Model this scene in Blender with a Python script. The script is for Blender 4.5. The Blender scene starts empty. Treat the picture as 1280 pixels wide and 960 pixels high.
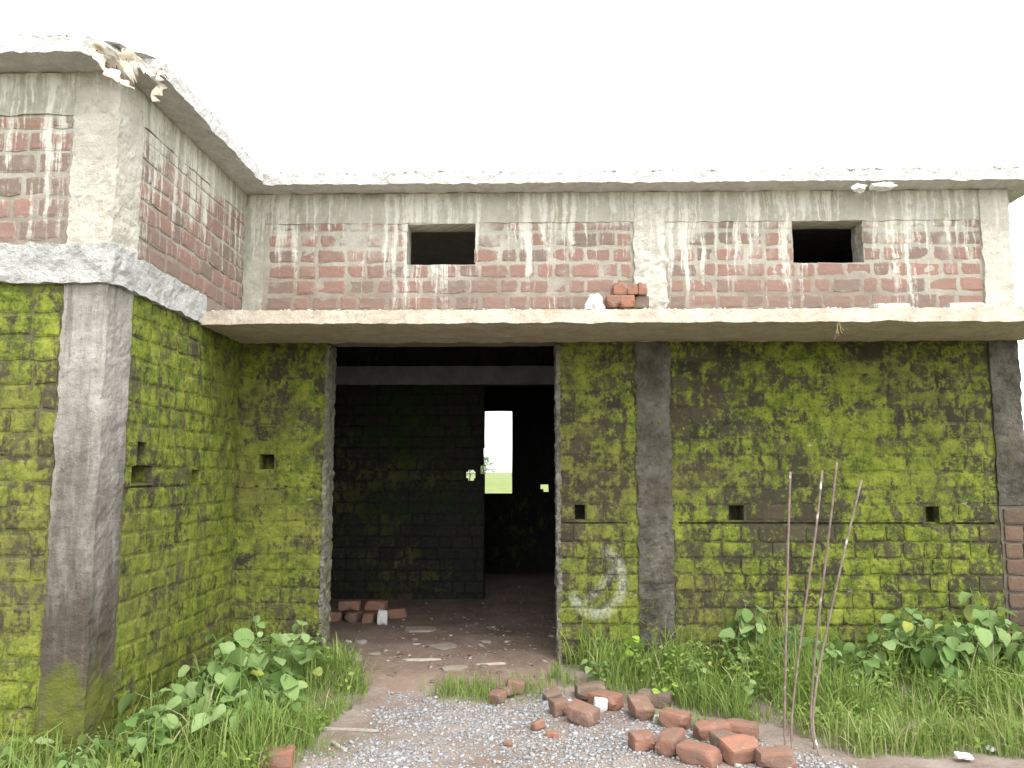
import bpy, bmesh, math, random
import numpy as np
from mathutils import Vector, Matrix, Euler, noise as mn

random.seed(7)
RNG = np.random.default_rng(11)
SC = bpy.context.scene
COL = SC.collection
R = math.radians

# ------------------------------------------------------------------ camera
CAM_H, PITCH, YAW, FPX = 1.5, R(6.3), R(1.2), 1000.0
cd = bpy.data.cameras.new('camera')
cd.sensor_width = 36.0
cd.lens = 36.0 * FPX / 1280.0
cd.clip_start, cd.clip_end = 0.05, 6000
cam = bpy.data.objects.new('camera', cd)
cam.location = (0, 0, CAM_H)
cam.rotation_euler = (R(90) + PITCH, 0, YAW)
COL.objects.link(cam)
SC.camera = cam

# ------------------------------------------------------------------ sky, sun, exposure
SUN_EL, SUN_AZ = R(58), R(150)          # azimuth clockwise from +Y: high, behind the camera on its right
world = bpy.data.worlds.new('World')
SC.world = world
world.use_nodes = True
wn = world.node_tree
for n in list(wn.nodes):
    wn.nodes.remove(n)
sky = wn.nodes.new('ShaderNodeTexSky')
sky.sky_type = 'NISHITA'
sky.sun_disc = False
sky.sun_elevation, sky.sun_rotation = SUN_EL, SUN_AZ
sky.air_density, sky.dust_density, sky.ozone_density = 1.0, 1.2, 1.0
hs = wn.nodes.new('ShaderNodeHueSaturation')       # overcast: a grey-white cloud sheet instead of blue
hs.inputs['Saturation'].default_value = 0.10
bg = wn.nodes.new('ShaderNodeBackground')
bg.inputs['Strength'].default_value = 0.15
wo = wn.nodes.new('ShaderNodeOutputWorld')
wn.links.new(sky.outputs[0], hs.inputs['Color'])
wn.links.new(hs.outputs[0], bg.inputs[0])
wn.links.new(bg.outputs[0], wo.inputs[0])

sl = bpy.data.lights.new('sun', 'SUN')
sl.energy, sl.angle, sl.color = 0.6, R(30), (1.0, 0.96, 0.9)
sun = bpy.data.objects.new('sun', sl)
sd = Vector((math.sin(SUN_AZ) * math.cos(SUN_EL), math.cos(SUN_AZ) * math.cos(SUN_EL), math.sin(SUN_EL)))
sun.rotation_euler = sd.to_track_quat('Z', 'Y').to_euler()
sun.location = sd * 30
COL.objects.link(sun)

SC.view_settings.view_transform = 'Standard'
SC.view_settings.look = 'None'
SC.view_settings.gamma = 1.0
SC.view_settings.use_curve_mapping = False
SC.view_settings.exposure = 2.18
SC.cycles.max_bounces = 8
SC.cycles.diffuse_bounces = 5


# ------------------------------------------------------------------ pixels -> directions
def ray(u, v):
    x, y = (u - 640) / FPX, (480 - v) / FPX
    F = math.cos(PITCH) - y * math.sin(PITCH)
    U = math.sin(PITCH) + y * math.cos(PITCH)
    return (x * math.cos(YAW) - F * math.sin(YAW), F * math.cos(YAW) + x * math.sin(YAW), U)


def on_y(u, v, Y):
    a, b, c = ray(u, v)
    return a / b * Y, CAM_H + c / b * Y


def on_z(u, v, Z):
    a, b, c = ray(u, v)
    t = (Z - CAM_H) / c
    return a * t, b * t


def project(p):
    x, y, z = p[0], p[1], p[2] - CAM_H
    X = x * math.cos(YAW) + y * math.sin(YAW)
    Fw = -x * math.sin(YAW) + y * math.cos(YAW)
    dep = Fw * math.cos(PITCH) + z * math.sin(PITCH)
    up = -Fw * math.sin(PITCH) + z * math.cos(PITCH)
    return 640 + FPX * X / dep, 480 - FPX * up / dep


# ------------------------------------------------------------------ node helpers
class NT:
    def __init__(s, name, rough=0.9, spec=0.2):
        s.m = bpy.data.materials.new(name)
        s.m.use_nodes = True
        s.t = s.m.node_tree
        s.b = s.t.nodes['Principled BSDF']
        s.b.inputs['Roughness'].default_value = rough
        s.b.inputs['Specular IOR Level'].default_value = spec
        s.pos = s.new('ShaderNodeNewGeometry').outputs['Position']

    def new(s, t):
        return s.t.nodes.new(t)

    def put(s, sock, v):
        if isinstance(v, bpy.types.NodeSocket):
            s.t.links.new(v, sock)
        elif isinstance(v, (tuple, list)) and sock.type == 'RGBA':
            sock.default_value = (v[0], v[1], v[2], 1)
        else:
            sock.default_value = v

    def math(s, op, a, b=0.0, clamp=False):
        n = s.new('ShaderNodeMath')
        n.operation, n.use_clamp = op, clamp
        s.put(n.inputs[0], a)
        s.put(n.inputs[1], b)
        return n.outputs[0]

    def add(s, a, b): return s.math('ADD', a, b)
    def sub(s, a, b): return s.math('SUBTRACT', a, b)
    def mul(s, a, b): return s.math('MULTIPLY', a, b)

    def noise(s, scale, detail=3.0, rough=0.55, vec=None, dist=0.0):
        n = s.new('ShaderNodeTexNoise')
        n.inputs['Scale'].default_value = scale
        n.inputs['Detail'].default_value = detail
        n.inputs['Roughness'].default_value = rough
        n.inputs['Distortion'].default_value = dist
        s.t.links.new(vec or s.pos, n.inputs['Vector'])
        return n.outputs[0]

    def map(s, x, a, b, c=0.0, d=1.0, smooth=False):
        n = s.new('ShaderNodeMapRange')
        n.interpolation_type = 'SMOOTHSTEP' if smooth else 'LINEAR'
        s.put(n.inputs[0], x)
        for i, q in enumerate((a, b, c, d)):
            n.inputs[1 + i].default_value = q
        return n.outputs[0]

    def mix(s, f, a, b, blend='MIX'):
        n = s.new('ShaderNodeMix')
        n.data_type, n.blend_type = 'RGBA', blend
        s.put(n.inputs[0], f)
        s.put(n.inputs[6], a)
        s.put(n.inputs[7], b)
        return n.outputs[2]

    def ramp(s, f, stops, const=False):
        n = s.new('ShaderNodeValToRGB')
        cr = n.color_ramp
        if const:
            cr.interpolation = 'CONSTANT'
        while len(cr.elements) < len(stops):
            cr.elements.new(0.5)
        for e, (p, c) in zip(cr.elements, stops):
            e.position, e.color = p, (c[0], c[1], c[2], 1)
        s.put(n.inputs[0], f)
        return n.outputs[0]

    def xyz(s, v=None):
        n = s.new('ShaderNodeSeparateXYZ')
        s.t.links.new(v or s.pos, n.inputs[0])
        return n.outputs

    def vec(s, x, y, z):
        n = s.new('ShaderNodeCombineXYZ')
        s.put(n.inputs[0], x); s.put(n.inputs[1], y); s.put(n.inputs[2], z)
        return n.outputs[0]

    def attr(s, name='tint'):
        n = s.new('ShaderNodeAttribute')
        n.attribute_name = name
        q = s.new('ShaderNodeSeparateColor')
        s.t.links.new(n.outputs['Color'], q.inputs[0])
        return q.outputs

    def objrand(s):
        return s.new('ShaderNodeObjectInfo').outputs['Random']

    def bump(s, h, strength=0.5, dist=0.01):
        n = s.new('ShaderNodeBump')
        n.inputs['Strength'].default_value = strength
        n.inputs['Distance'].default_value = dist
        s.t.links.new(h, n.inputs['Height'])
        s.t.links.new(n.outputs[0], s.b.inputs['Normal'])

    def out(s, col):
        s.put(s.b.inputs['Base Color'], col)
        return s.m


def weather(N, col, moss=0.0, streak=0.0, algae=0.0, moss_off=None, speck=0.0, mossy=None, ring=False, dust=0.0):
    """moss, lime runs, black algae and lime specks over a base colour, by place on the wall"""
    x, y, z = N.xyz()
    along = N.add(x, N.mul(y, 0.937))
    if algae:
        a = N.add(N.noise(2.2, 5, 0.65), N.mul(N.noise(14, 4, 0.7), 0.35))
        a = N.map(a, 0.78 - algae * 0.3, 1.0 - algae * 0.3, 0, 0.88)
        col = N.mix(a, col, (0.035, 0.032, 0.022))
    if moss:
        big = N.noise(0.85, 2, 0.5)
        mid = N.noise(7.5, 5, 0.68, dist=0.6)
        fine = N.noise(34, 5, 0.75)
        m = N.add(N.mul(big, 0.55), N.add(N.mul(mid, 0.90), N.mul(fine, 0.75)))
        if moss_off is not None:
            m = N.add(m, moss_off)
        drip = N.noise(1.0, 5, 0.72, vec=N.vec(N.mul(along, 17.0), 0.0, N.mul(z, 7.0)))
        m = N.add(m, N.mul(N.sub(drip, 0.5), 0.75))
        m = N.map(m, 1.34 - moss * 0.5, 1.58 - moss * 0.5, 0, 0.94, True)
        mc = N.ramp(N.add(N.mul(N.noise(9, 5, 0.72), 0.72), N.mul(N.noise(60, 3, 0.6), 0.34)),
                    mossy or [(0.37, (0.028, 0.038, 0.009)), (0.47, (0.080, 0.108, 0.013)), (0.57, (0.150, 0.180, 0.022)), (0.72, (0.240, 0.250, 0.042))])
        mc = N.mix(N.map(N.noise(0.6, 3, 0.6, vec=N.vec(N.mul(along, 0.9), 3.0, z)), 0.45, 0.62, 0, 0.6), mc, (0.118, 0.106, 0.036))
        col = N.mix(m, col, mc)
    if streak:
        wob = N.mul(N.sub(N.noise(4.5, 3, 0.6), 0.5), 0.05)
        sv = N.vec(N.mul(N.add(along, wob), 15.0), 0.0, N.mul(z, 0.8))
        st = N.noise(1.0, 4, 0.68, vec=sv)
        cl = N.noise(1.0, 2, 0.5, vec=N.vec(N.mul(along, 1.6), 0.0, N.mul(z, 0.25)))
        hm = N.map(z, 2.75, 3.86, 0.02, 0.23)
        s_ = N.add(N.add(st, N.mul(cl, 0.5)), hm)
        s_ = N.add(s_, N.mul(N.noise(26, 4, 0.7), 0.26))
        s_ = N.map(s_, 1.12 - streak * 0.12, 1.26 - streak * 0.12, 0, 0.85, True)
        wide = N.map(N.add(N.noise(3.0, 4, 0.6), N.map(z, 3.0, 3.86, -0.15, 0.16)), 0.47, 0.70, 0, 0.85, True)
        col = N.mix(N.mul(wide, streak), col, (0.36, 0.355, 0.30))
        gre = N.mul(N.map(N.noise(2.1, 4, 0.6), 0.52, 0.66, 0, 0.5), N.map(z, 3.45, 3.7))
        col = N.mix(gre, col, (0.19, 0.20, 0.11))
        col = N.mix(s_, col, (0.50, 0.49, 0.43))
    if dust:
        d_ = N.add(N.map(z, 2.85, 3.5, 0.34, -0.1), N.mul(N.noise(2.4, 4, 0.65), 0.75))
        col = N.mix(N.map(d_, 0.42, 0.72, 0, dust, True), col, (0.165, 0.125, 0.10))
    if speck:
        a = N.noise(1.0, 5, 0.72, vec=N.vec(N.mul(along, 5.0), 0.0, N.mul(z, 13.0)))
        sel = N.map(N.noise(0.9, 2), 0.46, 0.62, -0.05, 0.05)
        f = N.map(N.add(a, N.add(sel, N.mul(N.sub(N.noise(70, 3, 0.7), 0.5), 0.18))), 0.69, 0.74, 0, 0.75)
        col = N.mix(N.mul(f, speck), col, (0.40, 0.40, 0.36))
    if ring:                                   # a smeared lime ring with a stroke through it
        cx, cz = on_y(745, 726, 6.6)
        dx, dz = N.sub(x, cx), N.sub(z, cz)
        rr = N.math('SQRT', N.add(N.mul(dx, dx), N.mul(dz, N.mul(dz, 0.72))))
        band = N.map(N.math('ABSOLUTE', N.sub(rr, 0.215)), 0.055, 0.02)
        keep = N.map(N.add(N.mul(dx, 0.8), N.mul(dz, -0.6)), -0.13, -0.05)
        dd = N.math('ABSOLUTE', N.sub(N.mul(N.sub(dx, 0.03), 0.76), N.mul(N.add(dz, 0.045), 0.65)))
        strk = N.mul(N.map(dd, 0.045, 0.01), N.map(rr, 0.19, 0.12))
        f = N.math('MAXIMUM', N.mul(band, keep), N.mul(strk, 0.8))
        f = N.mul(f, N.map(N.add(N.noise(40, 5, 0.8), N.mul(N.noise(5, 3), 0.5)), 0.62, 1.02, 0, 0.8))
        col = N.mix(f, col, (0.42, 0.42, 0.38))
    return col


def rough_bump(N, strength=0.6, dist=0.012):
    h = N.add(N.mul(N.noise(18, 4, 0.6), 1.0), N.mul(N.noise(110, 3, 0.7), 0.35))
    N.bump(h, strength, dist)


def mat_brick(name, ramp, smear, mortar, **w):
    N = NT(name, 0.92)
    r, g, b = N.attr()[:3]
    col = N.ramp(r, ramp)
    col = N.mix(N.map(N.noise(26, 5, 0.7), 0.35, 0.75, 0, 0.45), col, (0.055, 0.050, 0.032) if w.get('moss') else (0.20, 0.145, 0.115))
    if smear:
        e = N.add(g, N.mul(N.sub(N.noise(15, 5, 0.75), 0.5), 3.6))
        col = N.mix(N.map(e, 0.48, -0.35, 0, smear), col, mortar)
    if w.get('moss'):
        w['moss_off'] = N.add(N.map(b, 0, 1, -0.09, 0.09), N.map(g, 0, 1, -0.05, 0.02))
    col = weather(N, col, **w)
    rough_bump(N, 0.7, 0.012)
    return N.out(col)


def mat_flat(name, c0, c1, c2=None, bump=(0.7, 0.012), scale=5.0, **w):
    N = NT(name, 0.93)
    col = N.mix(N.map(N.noise(scale, 5, 0.65), 0.35, 0.65), c0, c1)
    if c2:
        col = N.mix(N.map(N.noise(scale * 7, 4, 0.7), 0.55, 0.72, 0, 0.8), col, c2)
    col = weather(N, col, **w)
    rough_bump(N, *bump)
    return N.out(col)


RED = [(0.0, (0.145, 0.118, 0.096)), (0.25, (0.175, 0.122, 0.100)), (0.5, (0.205, 0.125, 0.102)), (0.8, (0.225, 0.132, 0.106)), (1.0, (0.245, 0.140, 0.112))]
BROWN = [(0.0, (0.024, 0.022, 0.013)), (0.5, (0.042, 0.036, 0.021)), (1.0, (0.062, 0.050, 0.031))]
LIME = (0.30, 0.285, 0.235)
M = {}
M['brick_up'] = mat_brick('weathered_red_brick', RED, 0.9, LIME, streak=0.95, dust=0.45)
M['mortar_up'] = mat_flat('pale_mortar', (0.235, 0.22, 0.18), (0.33, 0.315, 0.265), (0.17, 0.15, 0.12), streak=0.8, dust=0.75)
M['brick_low'] = mat_brick('mossy_brick', BROWN, 0.35, (0.065, 0.058, 0.036), moss=0.76, algae=0.35, speck=0.9, ring=True)
M['mortar_low'] = mat_flat('mossy_mortar', (0.028, 0.025, 0.016), (0.06, 0.052, 0.033), moss=0.72, speck=0.9, ring=True)
M['brick_bay'] = mat_brick('mossy_brick_of_the_wing', BROWN, 0.45, (0.085, 0.075, 0.048), moss=0.90)
M['mortar_bay'] = mat_flat('mossy_mortar_of_the_wing', (0.045, 0.040, 0.024), (0.085, 0.076, 0.045), moss=0.84)
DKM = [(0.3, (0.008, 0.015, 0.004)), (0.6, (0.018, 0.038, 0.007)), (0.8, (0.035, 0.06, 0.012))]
M['brick_in'] = mat_brick('shade_darkened_brick', [(0, (0.012, 0.012, 0.012)), (1, (0.019, 0.018, 0.017))], 0.3, (0.016, 0.016, 0.016), moss=0.55, mossy=DKM)  # inner bricks: shade of the room put into a near-black colour
M['mortar_in'] = mat_flat('shade_darkened_mortar', (0.010, 0.010, 0.010), (0.018, 0.018, 0.018), moss=0.45, mossy=DKM)  # inner mortar darkened the same way, room shade in the colour
M['conc_up'] = mat_flat('lime_stained_concrete', (0.25, 0.24, 0.195), (0.34, 0.33, 0.285), (0.20, 0.21, 0.15), streak=0.6)
M['conc_plain'] = mat_flat('pale_plaster', (0.36, 0.34, 0.285), (0.46, 0.44, 0.385), (0.26, 0.24, 0.20), bump=(0.9, 0.02), streak=0.3)
M['conc_band'] = mat_flat('rough_lime_concrete', (0.31, 0.31, 0.29), (0.44, 0.44, 0.42), (0.17, 0.17, 0.15), bump=(1.0, 0.03), scale=9)
M['conc_roof'] = mat_flat('white_roof_concrete', (0.44, 0.435, 0.41), (0.56, 0.555, 0.535), (0.27, 0.265, 0.245), bump=(1.0, 0.03), scale=12)
M['canopy'] = mat_flat('board_marked_concrete', (0.38, 0.325, 0.255), (0.47, 0.425, 0.35), (0.25, 0.19, 0.14), bump=(0.8, 0.015), scale=6)
M['conc_low'] = mat_flat('algae_stained_column', (0.15, 0.138, 0.115), (0.070, 0.061, 0.047), (0.024, 0.021, 0.016), bump=(1.0, 0.03), scale=3, algae=0.62, moss=0.22)
M['floor'] = mat_flat('bare_earth_floor', (0.14, 0.10, 0.077), (0.21, 0.155, 0.122), (0.24, 0.19, 0.155), bump=(0.8, 0.02), scale=2.5)


M['stub_brick'] = mat_brick('bare_brown_brick', [(0, (0.085, 0.060, 0.045)), (1, (0.14, 0.085, 0.062))], 0.4, (0.11, 0.095, 0.075), moss=0.35)
M['stub_mortar'] = mat_flat('bare_grey_mortar', (0.08, 0.070, 0.055), (0.13, 0.115, 0.092), moss=0.3)


def mat_column():
    """wing column: pale concrete whose foot is stained dark by rising damp"""
    N = NT('damp_concrete_column', 0.93)
    x, y, z = N.xyz()
    col = N.mix(N.map(N.noise(5, 5, 0.65), 0.35, 0.65), (0.31, 0.295, 0.262), (0.225, 0.21, 0.185))
    col = N.mix(N.map(N.noise(60, 4, 0.7), 0.56, 0.70, 0, 0.7), col, (0.11, 0.105, 0.09))
    d = N.add(N.map(z, 0.5, 2.1, 0.55, 0.0), N.mul(N.noise(1.0, 5, 0.7, vec=N.vec(N.mul(x, 6.0), N.mul(y, 6.0), N.mul(z, 1.4))), 1.25))
    d = N.sub(d, 0.10)
    col = N.mix(N.map(d, 0.50, 1.02, 0, 0.92), col, (0.045, 0.034, 0.024))
    v_ = N.noise(1.0, 4, 0.65, vec=N.vec(N.mul(x, 14.0), N.mul(y, 14.0), N.mul(z, 0.9)))
    col = N.mix(N.map(v_, 0.54, 0.68, 0, 0.6, True), col, (0.10, 0.088, 0.070))
    g = N.add(N.map(z, 0.25, 0.95, 0.5, 0.0), N.mul(N.noise(5, 4, 0.65), 0.8))
    col = N.mix(N.map(g, 0.70, 0.92, 0, 0.8, True), col, (0.09, 0.105, 0.012))
    rough_bump(N, 0.9, 0.016)
    return N.out(col)


M['column_wing'] = mat_column()


# ------------------------------------------------------------------ mesh helpers
def new_obj(name, me, mat=None, parent=None):
    if mat is not None:
        me.materials.clear()
        for m in (mat if isinstance(mat, (list, tuple)) else [mat]):
            me.materials.append(m)
    o = bpy.data.objects.new(name, me)
    COL.objects.link(o)
    if parent is not None:
        o.parent = parent
    return o


def mesh(name, v, f, smooth=False):
    me = bpy.data.meshes.new(name)
    me.from_pydata(v, [], f)
    if smooth:
        me.polygons.foreach_set('use_smooth', [True] * len(me.polygons))
    me.update()
    return me


def tint(me, cols):
    a = me.color_attributes.new('tint', 'FLOAT_COLOR', 'POINT')
    a.data.foreach_set('color', np.asarray(cols, dtype=np.float32).ravel())


def tag(o, label=None, cat=None, group=None, kind=None):
    for k, v in (('label', label), ('category', cat), ('group', group), ('kind', kind)):
        if v:
            o[k] = v
    return o


def empty(name, loc, rz=0.0):
    o = bpy.data.objects.new(name, None)
    o.empty_display_size = 0.1
    o.location = loc
    o.rotation_euler = (0, 0, rz)
    COL.objects.link(o)
    return o


def lattice(a, b, cell):
    n = max(1, int(round((b - a) / cell)))
    return [a + (b - a) * i / n for i in range(n + 1)]


def nz(p, s, seed=0.0):
    return mn.noise(Vector((p[0] * s + seed, p[1] * s + seed * 1.7, p[2] * s - seed)))


def rough_box(x0, x1, y0, y1, z0, z1, cell=0.06, amp=0.006, freq=9.0, seed=0.0, warp=None, rough_top=0.0):
    """closed box of small quads, every vertex pushed about by noise"""
    xs, ys, zs = lattice(x0, x1, cell), lattice(y0, y1, cell), lattice(z0, z1, cell)
    nx, ny, nk = len(xs) - 1, len(ys) - 1, len(zs) - 1
    idx, V, F = {}, [], []

    def vid(i, j, k):
        key = (i, j, k)
        if key not in idx:
            p = Vector((xs[i], ys[j], zs[k]))
            q = Vector((nz(p, freq, seed + 1), nz(p, freq, seed + 5), nz(p, freq, seed + 9))) * amp
            q += Vector((nz(p, freq * 3.1, seed + 2), nz(p, freq * 3.1, seed + 6), nz(p, freq * 3.1, seed + 3))) * amp * 0.6
            p2 = p + q
            if rough_top and k == nk:
                p2.z += rough_top * (nz(p, 3, seed) + 0.6 * nz(p, 11, seed))
            if warp:
                p2 = warp(p2)
            idx[key] = len(V)
            V.append(p2)
        return idx[key]
    for i in range(nx):
        for j in range(ny):
            F.append((vid(i, j, 0), vid(i, j + 1, 0), vid(i + 1, j + 1, 0), vid(i + 1, j, 0)))
            F.append((vid(i, j, nk), vid(i + 1, j, nk), vid(i + 1, j + 1, nk), vid(i, j + 1, nk)))
    for i in range(nx):
        for k in range(nk):
            F.append((vid(i, 0, k), vid(i + 1, 0, k), vid(i + 1, 0, k + 1), vid(i, 0, k + 1)))
            F.append((vid(i, ny, k), vid(i, ny, k + 1), vid(i + 1, ny, k + 1), vid(i + 1, ny, k)))
    for j in range(ny):
        for k in range(nk):
            F.append((vid(0, j, k), vid(0, j, k + 1), vid(0, j + 1, k + 1), vid(0, j + 1, k)))
            F.append((vid(nx, j, k), vid(nx, j + 1, k), vid(nx, j + 1, k + 1), vid(nx, j, k + 1)))
    return V, F


class Frame:
    """a wall plane: origin, direction along it, outward normal"""
    def __init__(s, o, a, n):
        s.o, s.a, s.n = Vector(o), Vector(a), Vector(n)

    def pt(s, u, z, d=0.0):
        return s.o + s.a * u + Vector((0, 0, z)) + s.n * d

    def mat(s, u, z, d=0.0):
        m = Matrix((s.a, -s.n, Vector((0, 0, 1)))).transposed().to_4x4()
        m.translation = s.pt(u, z, d)
        return m


def wall_mesh(fr, u0, u1, z0, z1, thick, holes=(), recess=0.012, cell=0.08, amp=0.004):
    """mortar body of a wall; holes are (u0,u1,z0,z1,depth or None for right through)"""
    def cuts(a, b, extra):
        c = sorted(set([round(a, 4), round(b, 4)] + [round(e, 4) for e in extra if a < e < b]))
        r = []
        for p, q in zip(c[:-1], c[1:]):
            r += lattice(p, q, cell)[:-1]
        return r + [c[-1]]
    us = cuts(u0, u1, [h[i] for h in holes for i in (0, 1)])
    zs = cuts(z0, z1, [h[i] for h in holes for i in (2, 3)])

    def depth(i, j):
        if not (0 <= i < len(us) - 1 and 0 <= j < len(zs) - 1):
            return -1.0
        cu, cz = (us[i] + us[i + 1]) / 2, (zs[j] + zs[j + 1]) / 2
        for h in holes:
            if h[0] < cu < h[1] and h[2] < cz < h[3]:
                return thick if h[4] is None else h[4]
        return 0.0
    V, F, idx = [], [], {}

    def vid(i, j, d):
        k = (i, j, round(d, 4))
        if k not in idx:
            p = fr.pt(us[i], zs[j], -recess - d)
            w = amp if d == 0 else amp * 1.5
            p = p + fr.n * (nz(p, 7) * w) + fr.a * (nz(p, 9, 3) * amp * 1.2) + Vector((0, 0, nz(p, 9, 6) * amp * 1.2))
            idx[k] = len(V)
            V.append(p)
        return idx[k]
    T = thick - recess
    for i in range(len(us) - 1):
        for j in range(len(zs) - 1):
            d = depth(i, j)
            if d < thick:
                F.append((vid(i, j, d), vid(i + 1, j, d), vid(i + 1, j + 1, d), vid(i, j + 1, d)))
                F.append((vid(i, j, T), vid(i, j + 1, T), vid(i + 1, j + 1, T), vid(i + 1, j, T)))
            dd = min(d, T)
            for (ni, nj, a, b) in ((i + 1, j, (i + 1, j), (i + 1, j + 1)), (i, j + 1, (i + 1, j + 1), (i, j + 1))):
                e = depth(ni, nj)
                ee = T if e < 0 else min(e, T)
                if abs(ee - dd) > 1e-6:
                    F.append((vid(*a, dd), vid(*a, ee), vid(*b, ee), vid(*b, dd)))
            if i == 0 and dd < T:
                F.append((vid(0, j, dd), vid(0, j + 1, dd), vid(0, j + 1, T), vid(0, j, T)))
            if j == 0 and dd < T:
                F.append((vid(i, 0, dd), vid(i, 0, T), vid(i + 1, 0, T), vid(i + 1, 0, dd)))
    return V, F


def brick_geo(L, H, dep, seed, jit=0.004):
    """three rings of 8 vertices: inset face, arris, back; local x along, -y out, z up"""
    r = random.Random(seed)
    a, h = L / 2, H / 2
    base = [(-a, -h), (0, -h), (a, -h), (a, 0), (a, h), (0, h), (-a, h), (-a, 0)]
    rin = min(0.022, L * 0.2)
    V, C = [], []
    t, g = r.random(), r.random()
    tilt, tiz = r.uniform(-.016, .016), r.uniform(-.022, .022)
    for ring in range(3):
        for k, (x, z) in enumerate(base):
            corner = k % 2 == 0
            jx, jz = r.uniform(-jit, jit), r.uniform(-jit, jit)
            if ring == 0:
                s = (1 - rin / a, 1 - rin * 0.8 / h)
                V.append((x * s[0] + jx * .5, x * tilt + z * tiz - 0.0015 + r.uniform(-.002, .002), z * s[1] + jz * .5))
                C.append((t, 1, g, 1))
            elif ring == 1:
                c = 0.95 if corner else 1.0
                cz = 0.93 if corner else 1.0
                V.append((x * (1 - (1 - c) * .11 / max(a, .05)) + jx, x * tilt + z * tiz + 0.001 + r.uniform(0, .003), z * cz + jz))
                C.append((t, 0, g, 1))
            else:
                V.append((x + jx * .4, dep, z + jz * .4))
                C.append((t, 0, g, 1))
    F = [tuple(range(8))]
    for q in (0, 8):
        for k in range(8):
            m = (k + 1) % 8
            F.append((q + m, q + k, q + 8 + k, q + 8 + m))
    F[0] = tuple(range(8))
    return V, F, C


BRICKS = []      # every brick laid in the walls


def lay(wall, fr, u0, u1, z0, z1, holes, mat, course=0.132, bh=0.120, gap=(.007, .016), depth=0.05, proud=0.0, seed=0, jambs=(), ends=(True, True), jit=0.004):
    r = random.Random(seed)
    z = z0
    row = 0
    while z + bh * 0.6 < z1:
        h = min(bh, z1 - z - 0.004) * r.uniform(0.95, 1.04)
        iv = [(u0, u1)]
        for hh in holes:
            if hh[2] < z + h - 0.02 and hh[3] > z + 0.02:
                nw = []
                for a, b in iv:
                    if hh[1] <= a or hh[0] >= b:
                        nw.append((a, b))
                    else:
                        if hh[0] - a > 0.05:
                            nw.append((a, hh[0]))
                        if b - hh[1] > 0.05:
                            nw.append((hh[1], b))
                iv = nw
        for a, b in iv:
            u = a + (0.004 if a in jambs else 0.012)
            kind = (row + r.randint(0, 1)) % 2
            while u < b - 0.045:
                L = (0.232 if kind else 0.142) * r.uniform(0.90, 1.07)
                kind = 1 - kind if r.random() < 0.72 else kind
                if b - (u + L) < 0.07:
                    L = b - u - 0.008
                    if L > 0.30:
                        L *= 0.5
                dp = depth
                if any(abs(u - j) < 0.03 or abs(u + L - j) < 0.03 for j in jambs):
                    dp = 0.225
                    if abs(u - a) < 0.03 and a in jambs:
                        u -= r.uniform(-.004, .014)
                    else:
                        L += r.uniform(-.002, .016)
                BRICKS.append(dict(wall=wall, fr=fr, u=u + L / 2, z=z + h / 2 + r.uniform(-.004, .004), L=L, H=h, dep=dp,
                                   d=proud + r.uniform(-0.003, 0.003), mat=mat, rot=r.uniform(-.012, .012), jit=jit))
                u += L + r.uniform(*gap)
        z += course * r.uniform(0.985, 1.015)
        row += 1


# ------------------------------------------------------------------ plan of the building
YF = 6.60            # main front wall
XS = -2.42           # side face of the wing
YW = 4.48            # front face of the wing
XE = 4.02            # free end of the main wall
ZC, ZCT = 2.58, 2.68  # canopy
ZB = 3.605           # underside of the roof beam
ZS, ZT = 3.87, 3.968  # roof slab
YC = 5.737           # canopy front edge
DL, DR = -1.68, 0.235
K0, K1 = 0.885, 1.165
YI, YB = 9.70, 12.35  # inner wall, back wall

BASE = Vector((0.8, 6.6, 0.0))
bld = empty('building', BASE)
tag(bld, 'unfinished single-storey brick building with flat roof, moss-covered lower walls and dark doorway', 'building')
INV = Matrix.Translation(-BASE)


def part(name, v, f, mat, smooth=False, label=None):
    o = new_obj(name, mesh(name, v, f, smooth), mat, bld)
    o.matrix_parent_inverse = INV
    if label:
        o['label'] = label
    return o


F_MAIN = Frame((0, YF, 0), (1, 0, 0), (0, -1, 0))
F_SIDE = Frame((XS, 0, 0), (0, 1, 0), (1, 0, 0))
F_WING = Frame((0, YW, 0), (1, 0, 0), (0, -1, 0))
F_END = Frame((XE, 0, 0), (0, 1, 0), (1, 0, 0))


def sq(u, v, w=0.105, h=0.11, Y=YF, d=0.2):
    X, Z = on_y(u, v, Y)
    return (X - w / 2, X + w / 2, Z - h / 2, Z + h / 2, d)


# main wall, left of the doorway
hb = [sq(333, 577, 0.125, 0.12), (-2.42, -1.75, 1.375, 1.390, 0.035)]
w_bay = part('wall', *wall_mesh(F_MAIN, XS - 0.03, DL, -0.2, ZC, 0.23, hb, 0.0045), M['mortar_low'], label='mossy brick wall beside the doorway under the canopy')
lay(w_bay, F_MAIN, XS + 0.005, DL, -0.08, ZC - 0.02, hb[:1], M['brick_low'], seed=3, jambs=(DL,))
# main wall, right of the doorway
hr = [sq(725, 640, 0.085, 0.12), sq(921, 641, 0.12, 0.125), sq(1166, 643, 0.11, 0.13),
      (K1 + 0.05, 3.75, 1.082, 1.100, 0.045), (0.25, 0.80, 1.085, 1.10, 0.03)]
kcol = (K0, K1, -1, 9, 0)
w_right = part('wall', *wall_mesh(F_MAIN, DR, 3.80, -0.2, ZC, 0.23, hr, 0.0045), M['mortar_low'], label='long mossy brick wall with putlog holes under the canopy')
lay(w_right, F_MAIN, DR, 3.79, -0.10, 1.085, hr[:3] + [kcol], M['brick_low'], proud=0.006, seed=5, jambs=(DR,))
lay(w_right, F_MAIN, DR, 3.79, 1.112, ZC - 0.01, hr[:3] + [kcol], M['brick_low'], seed=6, jambs=(DR,))
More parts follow.
